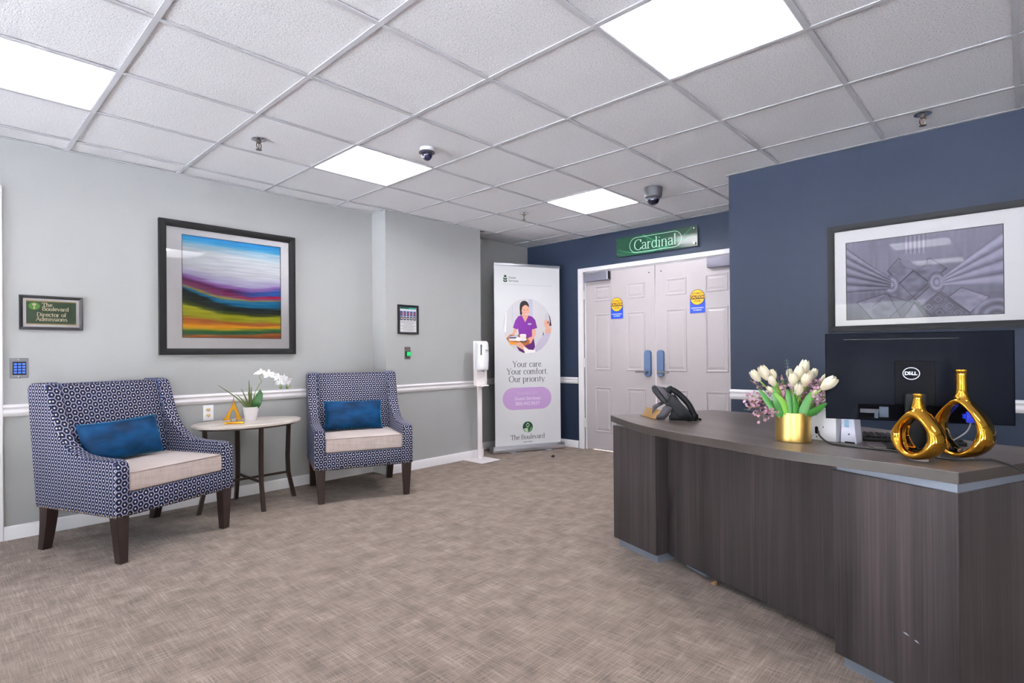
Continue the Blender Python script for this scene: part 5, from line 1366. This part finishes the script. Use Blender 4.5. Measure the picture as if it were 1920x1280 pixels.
    def leaf(pts, w0, m, tw=0.0, nm='tulip_leaf'):
        Q = spline(pts, 6); n = len(Q); bm = bmesh.new(); rows = []
        for i, p in enumerate(Q):
            tt = (Q[min(i+1, n-1)]-Q[max(i-1, 0)]).normalized(); f_ = i/(n-1)
            s = tt.cross(Fv+Z*.01).normalized(); s = (Matrix.Rotation(tw, 4, tt) @ s); up = s.cross(tt)
            w_ = w0*sin(pi*(.18+.81*f_))**.8
            rows.append([bm.verts.new(p-s*w_+up*w_*.25), bm.verts.new(p-s*w_*.5+up*w_*.06), bm.verts.new(p), bm.verts.new(p+s*w_*.5+up*w_*.06), bm.verts.new(p+s*w_+up*w_*.25)])
        for a_, b_ in zip(rows, rows[1:]):
            for k in range(4): bm.faces.new((a_[k], a_[k+1], b_[k+1], b_[k]))
        mk(nm, bm, m, t, sharp=80)
    for (pts, w0, m, tw) in (
        ([P(-.045, .09, -.03), P(-.095, .15, -.03), P(-.130, .205, -.02)], .013, LF, .2),
        ([P(-.040, .09, -.04), P(-.070, .15, -.05), P(-.085, .215, -.04)], .014, LF, -.2),
        ([P(-.030, .09, -.045), P(-.050, .15, -.06), P(-.085, .19, -.06)], .012, LF2, .1),
        ([P(-.030, .09, -.02), P(-.050, .17, -.01), P(-.078, .262, 0)], .013, LF2, .3),
        ([P(-.020, .09, -.05), P(-.026, .15, -.055), P(-.035, .205, -.05)], .015, LF, .0),
        ([P(-.004, .09, -.05), P(-.006, .14, -.06), P(-.015, .19, -.055)], .013, LF, .4),
        ([P(.010, .09, -.055), P(.022, .13, -.06), P(.045, .195, -.06)], .016, LF, -.3),
        ([P(.020, .09, -.05), P(.042, .15, -.05), P(.068, .190, -.05)], .013, LF2, .2),
        ([P(.0, .09, .02), P(.020, .19, .0), P(.030, .262, -.01)], .011, LF2, .0),
        ([P(.038, .10, -.045), P(.062, .122, -.07), P(.088, .156, -.10)], .020, LF, .5),
        ([P(.045, .088, .0), P(.080, .135, .0), P(.125, .175, .01)], .013, LF2, .1),
        ([P(-.010, .09, .03), P(-.020, .17, .03), P(-.030, .24, .02)], .012, LF, .0)):
        leaf(pts, w0, m, tw)
    # pink wax-flower sprigs
    r = random.Random(5)
    def sprig(tip, base, nfl, spread, nm='pink_sprig'):
        bm = bmesh.new(); S_ = spline([P(*base), (P(*base)+P(*tip))*.5+Z*.012, P(*tip)], 6)
        tube(bm, S_, .0012, 4)
        s = mk(nm, bm, TW, t); b2 = bmesh.new(); b3 = bmesh.new()
        for k in range(int(nfl*1.4)):
            f_ = .45+.55*r.random(); p = S_[int(f_*(len(S_)-1))]; q = p+Vector((r.gauss(0, 1), r.gauss(0, 1), r.gauss(0, 1)))*spread
            tube(b3, [p, q], .0007, 4)
            d = Vector((r.gauss(0, 1), r.gauss(0, 1), r.gauss(0, 1))).normalized(); rot = Z.rotation_difference(d).to_matrix()
            for j in range(5):
                a = 2*pi*j/5; c0 = Vector((cos(a), sin(a), 0)); sd = Vector((-sin(a), cos(a), 0)); L_ = .0074
                vs = [q, q+rot @ (c0*L_*.55+sd*L_*.42), q+rot @ (c0*L_+Z*.0012), q+rot @ (c0*L_*.55-sd*L_*.42)]
                b2.faces.new([b2.verts.new(v) for v in vs])
        mk('blossoms', b2, PK, s, smooth=False)['kind'] = 'stuff'; mk('twigs', b3, TW, s, smooth=False)['kind'] = 'stuff'
    for tip, base, n_, sp in (((-.170, .155, .03), (-.03, .10, 0), 20, .014), ((-.165, .128, .0), (-.04, .10, 0), 20, .013), ((-.145, .105, -.03), (-.04, .10, -.02), 18, .012), ((-.155, .175, .0), (-.03, .10, 0), 16, .014), ((-.118, .115, -.04), (-.03, .10, -.02), 14, .012), ((-.062, .245, .03), (0, .10, 0), 18, .013), ((-.045, .225, -.02), (0, .10, 0), 16, .012), ((-.060, .190, -.05), (0, .10, 0), 10, .010), ((-.035, .185, -.05), (0, .10, 0), 8, .010),
                               ((.070, .238, -.02), (.02, .10, 0), 20, .013), ((.075, .215, -.04), (.02, .10, -.01), 20, .013), ((.095, .222, -.03), (.03, .10, 0), 18, .013), ((.110, .200, -.04), (.03, .10, -.01), 18, .013), ((.125, .180, -.03), (.04, .10, -.01), 14, .012), ((.140, .165, -.03), (.04, .10, -.01), 8, .009), ((-.085, .262, .02), (0, .10, 0), 8, .008), ((-.150, .235, .03), (-.02, .10, 0), 5, .006)):
        sprig(tip, base, n_, sp)
    # eucalyptus sprigs
    def euc(tip, base, n_, sz, m):
        S_ = spline([P(*base), (P(*base)+P(*tip))*.5, P(*tip)], 8); bm = bmesh.new(); tube(bm, S_, .0012, 4)
        s = mk('eucalyptus_sprig', bm, EU, t); b2 = bmesh.new()
        for k in range(n_):
            p = S_[int((.30+.70*k/n_)*(len(S_)-1))]
            for sg in (-1, 1):
                d = (Rv*sg+Z*.15+Fv*r.uniform(-.7, .7)).normalized(); w_ = d.cross(Z).normalized(); L_ = sz*(1.1-.6*k/n_)
                b2.faces.new([b2.verts.new(p+d*L_*a_+w_*L_*.3*b_+Z*.001*c_) for a_, b_, c_ in ((0, 0, 0), (.4, 1, 1), (.8, .8, 1), (1, 0, 0), (.8, -.8, 1), (.4, -1, 1))])
        mk('eucalyptus_leaves', b2, m, s, smooth=False)['kind'] = 'stuff'
    GL2 = mat('silver_leaf', '#b4c0bc', 0.45, var=.1)
    euc((-.012, .318, .03), (0, .10, 0), 14, .016, GL2); euc((.066, .190, -.05), (.035, .092, -.04), 12, .015, GL2); euc((.020, .275, .02), (.01, .10, 0), 12, .015, EU)
    euc((.066, .290, .05), (.02, .10, .02), 8, .009, EU); euc((-.098, .285, .05), (-.02, .10, .02), 8, .009, EU); euc((-.050, .275, .04), (-.02, .10, .02), 8, .009, EU); euc((.110, .235, .04), (.03, .10, .02), 9, .010, EU); euc((-.175, .118, .03), (-.04, .10, .01), 8, .009, EU)
    # name plate
    BRS = mat('dull_brass', '#b8925c', 0.35, 0.7, var=.15, nscale=25)
    def plate():
        a = math.atan2(1.372-1.560, 2.588-2.700)
        L0 = Vector((2.690, 1.560)); R0_ = Vector((2.585, 1.418)); c = (L0+R0_)/2
        ang = math.atan2((R0_-L0).y, (R0_-L0).x)
        t = thing('name_plate', 'small brass name plate holder on the far end of the desk', 'name plate', (c.x, c.y, ZT), ang)
        ln = (R0_-L0).length/2
        q = Matrix.Rotation(rad(-28), 4, 'X')
        mk('plate', bx(-ln, ln, -.0015, .0015, 0, .054, .0008, xf=q), BRS, t); mk('foot', bx(-ln, ln, -.012, .022, 0, .0025, .0008), BRS, t)
        mk('lip', bx(-ln, ln, -.012, -.009, 0, .006, .0008), BRS, t)
    plate()
    # desk phone
    def phone():
        o = Vector((2.655, 1.335)); 
        ang = math.atan2(-.80, .60)
        t = thing('desk_phone', 'black desk phone with tilted display, beside the brass name plate', 'telephone', (o.x, o.y, ZT), rad(-63))
        # local: +x picture right, -y towards the camera; pixel scale ~ 1/345 m at this depth
        k = 1/1029*2.9
        def X(u): return (u-1277)*k
        def Zc(v): return (787-v)*k*1.0
        BK2 = mat('phone_black', '#121218', 0.4, var=.1, spec=.3); GY = mat('phone_grey', '#37323b', 0.4, var=.1, spec=.3)
        # base foot pieces: two curved legs
        for (yo, pts) in ((-.045, [(1239, 785), (1243, 786), (1254, 786), (1260, 780), (1268, 766), (1272, 762), (1258, 760), (1252, 763), (1246, 774), (1240, 779)]), (.050, [(1232, 765), (1236, 762), (1245, 757), (1256, 758), (1250, 762), (1243, 766), (1238, 771), (1236, 786), (1230, 786)])):
            bm = bmesh.new(); prism(bm, [(X(u), max(0, Zc(v))) for u, v in pts], yo-.010, yo+.010, .003, axis='y', seg=2); mk('stand_leg', bm, GY, t, sharp=40)
        # body slab under the handset
        bm = bmesh.new(); prism(bm, [(X(u), max(.001, Zc(v))) for u, v in ((1250, 752), (1262, 745), (1272, 740), (1300, 783), (1306, 787), (1262, 787), (1266, 772), (1256, 760))], -.030, .075, .004, axis='y', seg=2); mk('phone_body', bm, BK2, t, sharp=40)
        # display head
        bm = bmesh.new(); prism(bm, [(X(u), Zc(v)) for u, v in ((1231, 727), (1235, 725), (1240, 727), (1258, 752), (1262, 756), (1252, 757), (1248, 754), (1233, 736))], -.035, .085, .004, axis='y', seg=2); d_ = mk('display_head', bm, BK2, t, sharp=40)
        bm = bmesh.new(); prism(bm, [(X(u), Zc(v)) for u, v in ((1240, 727), (1254, 729), (1266, 748), (1262, 757), (1258, 752))], -.030, .080, .002, axis='y'); mk('display_back', bm, GY, d_, sharp=40)
        # handset: outer arch with an opening
        def arch(yo, w_):
            outer = [(1256, 739), (1256, 732), (1259, 728), (1264, 727), (1272, 731), (1280, 737), (1290, 747), (1300, 760), (1306, 772), (1309, 782), (1305, 787)]
            inner = [(1298, 768), (1294, 759), (1286, 750), (1278, 743), (1272, 744), (1268, 741), (1262, 742)]
            bm = bmesh.new()
            rows = spline([(X(u), yo, Zc(v)) for u, v in ((1260, 736), (1266, 731), (1276, 736), (1286, 745), (1296, 757), (1302, 768), (1306, 779), (1303, 785))], 5)
            tube(bm, rows, [.020 if (i < 6 or i > 28) else .0145 for i in range(len(rows))], 12)
            mk('handset', bm, BPM, t, sharp=60)
        arch(-.045, .04)
        bm = bmesh.new(); prism(bm, [(X(u), Zc(v)) for u, v in ((1264, 742), (1268, 739), (1276, 748), (1286, 758), (1296, 768), (1304, 779), (1303, 787), (1296, 788), (1284, 782), (1272, 771), (1264, 758), (1263, 748))], -.072, -.030, .006, axis='y', seg=2); mk('handset_cradle', bm, BPM, t, sharp=40)
        bm = bmesh.new()
        pts = [(X(1264), -.02, .012)]
        for i in range(90): pts.append((X(1262)+.050*i/90, -.01+.007*cos(i*1.2), .014+.004*sin(i*.07)+.007*sin(i*1.2)))
        tube(bm, pts, .0022, 5); mk('coiled_cord', bm, BPL, t)
        bm = bmesh.new(); tube(bm, spline([(X(1304), 0, .004), (X(1311), -.01, .008), (X(1318), -.02, .004)], 5), .005, 8); mk('line_plug', bm, BPL, t)
    phone()
    # white boxes beside the monitor
    def boxes():
        L_ = Vector((2.392, .645)); R2 = Vector((2.368, .548)); 
        ang = math.atan2((R2-L_).y, (R2-L_).x)
        t = thing('white_device_stand', 'white metal box with cable hole between planter and monitor', 'device stand', (L_.x, L_.y, ZT), ang)
        w_ = (R2-L_).length+.012
        bm = bmesh.new(); box(bm, -.015, w_, 0, .003, 0, .122, .0008); box(bm, w_-.003, w_, 0, .06, 0, .122, .0008); box(bm, -.015, w_, 0, .06, .119, .122, .0008); box(bm, -.015, -.012, 0, .06, 0, .122, .0008)
        mk('shell', bm, WPL, t)
        bm = bmesh.new(); prism(bm, ell(.036, .046, .0065, .0065, 10, 0, 180)+ell(.036, .030, .0065, .0065, 10, 180, 360), -.0006, .0005, axis='y'); mk('cable_hole', bm, BPL, t, smooth=False)
        bm = bmesh.new()
        for (x, z, an) in ((.014, .098, .6), (.034, .097, 1.5), (.008, .058, 0), (.062, .052, 0), (.016, .014, -.6), (.036, .012, 0), (.055, .010, .7)):
            q = Matrix.Translation((x, 0, z)) @ Matrix.Rotation(an, 4, 'Y'); box(bm, -.0014, .0014, -.0006, .0005, -.0032, .0032, xf=q)
        mk('slots', bm, BPL, t, smooth=False)
        mk('label_strip', bx(.004, .036, -.0005, .0003, .106, .111), mat('grey_ink'), t, smooth=False)
        mk('status_light', bx(-.005, .050, .004, .010, .1222, .1236), emis('teal_glow', '#40e0c0', 0.5), t, smooth=False)
        # second wedge shaped unit
        t2 = thing('white_modem', 'white wedge-shaped modem with a sticker, half hidden by the monitor', 'modem', (2.372, .520, ZT), ang)
        bm = bmesh.new(); prism(bm, [(-.006, 0), (.052, 0), (.040, .125), (.0, .125)], 0, .05, .002, axis='y'); mk('case', bm, mat('modem_white', '#cfcfe0', 0.35, var=.01), t2, sharp=30)
        mk('sticker', bx(.010, .026, -.0006, .0002, .060, .088), mat('sticker_blue', '#8ab0d0', 0.5), t2, smooth=False)
        bm = bmesh.new(); lathe(bm, [(0, .001), (.003, .0008), (.003, 0)], 10, xf=Matrix.Translation((.026, 0, .034)) @ Matrix.Rotation(pi/2, 4, 'X')); mk('rivet', bm, BPL, t2)
        mk('foot', bx(.012, .046, -.002, .05, -.0, .006), BPL, t2)
    boxes()
    # keyboard edge and notebook
    t = thing('keyboard', 'black keyboard lying behind and below the monitor', 'keyboard', (2.560, .330, ZT), math.atan2(-.42, .11))
    mk('case', bx(-.16, .16, -.065, .065, 0, .016, .004, 2), BPL, t)
    kb = bx(0, .017, 0, .017, .016, .023, .003); k0 = mk('key', kb, BPM, t, loc=(-.152, -.058, 0))
    for r_ in range(5):
        for c in range(16):
            if r_ == 0 and c == 0: continue
            kk = k0.copy(); COL.objects.link(kk); kk.location = (-.152+.019*c, -.058+.0235*r_, 0)
    t = thing('notebook', 'thin black notebook lying on the desk below the monitor', 'notebook', (2.335, .380, ZT), math.atan2(-.10, .05))
    mk('cover', bx(-.040, .060, -.030, .050, 0, .002, .0008), BPM, t); mk('pages', bx(-.038, .058, -.028, .048, .002, .007), mat('pages_grey', '#8c8480', 0.7), t, smooth=False); mk('cover', bx(-.040, .060, -.030, .050, .007, .009, .0008), mat('notebook_cover', '#4c4448', 0.4), t)
    # power cord: from the box hole, across the desk, over the corner
    zc = ZT+.0035
    pts = [(2.378, .603, ZT+.036), (2.355, .590, ZT+.018), (2.300, .545, zc), (2.270, .480, zc), (2.262, .400, zc), (2.258, .350, zc+.001), (2.255, .330, zc), (2.222, .258, zc), (2.200, .205, zc), (2.195, .160, zc+.001), (2.215, .120, zc+.004), (2.235, .085, zc+.005), (2.215, .055, zc+.002), (2.200, .035, zc-.002), (2.215, .005, ZT-.020), (2.24, -.035, ZT-.08), (2.26, -.05, ZT-.25)]
    bm = bmesh.new(); tube(bm, spline(pts, 6), .0032, 8); o = mk('power_cord', bm, mat('black_cable', '#18181c', 0.4), None, sharp=80)
    tag(o, 'thin black power cord running across the desk past the gold vases', 'cord')
build_desk_objects()

# =================================================================== OUTSIDE (seen only as a reflection; pale to bounce the added sun indoors)
def outside():
    g_ = mk('ground', bx(-22, 12, -24, 16, -.32, -.12), mat('pale_concrete', '#c6cbd2', 0.9, var=.08), None, smooth=False); struct(g_)
outside()
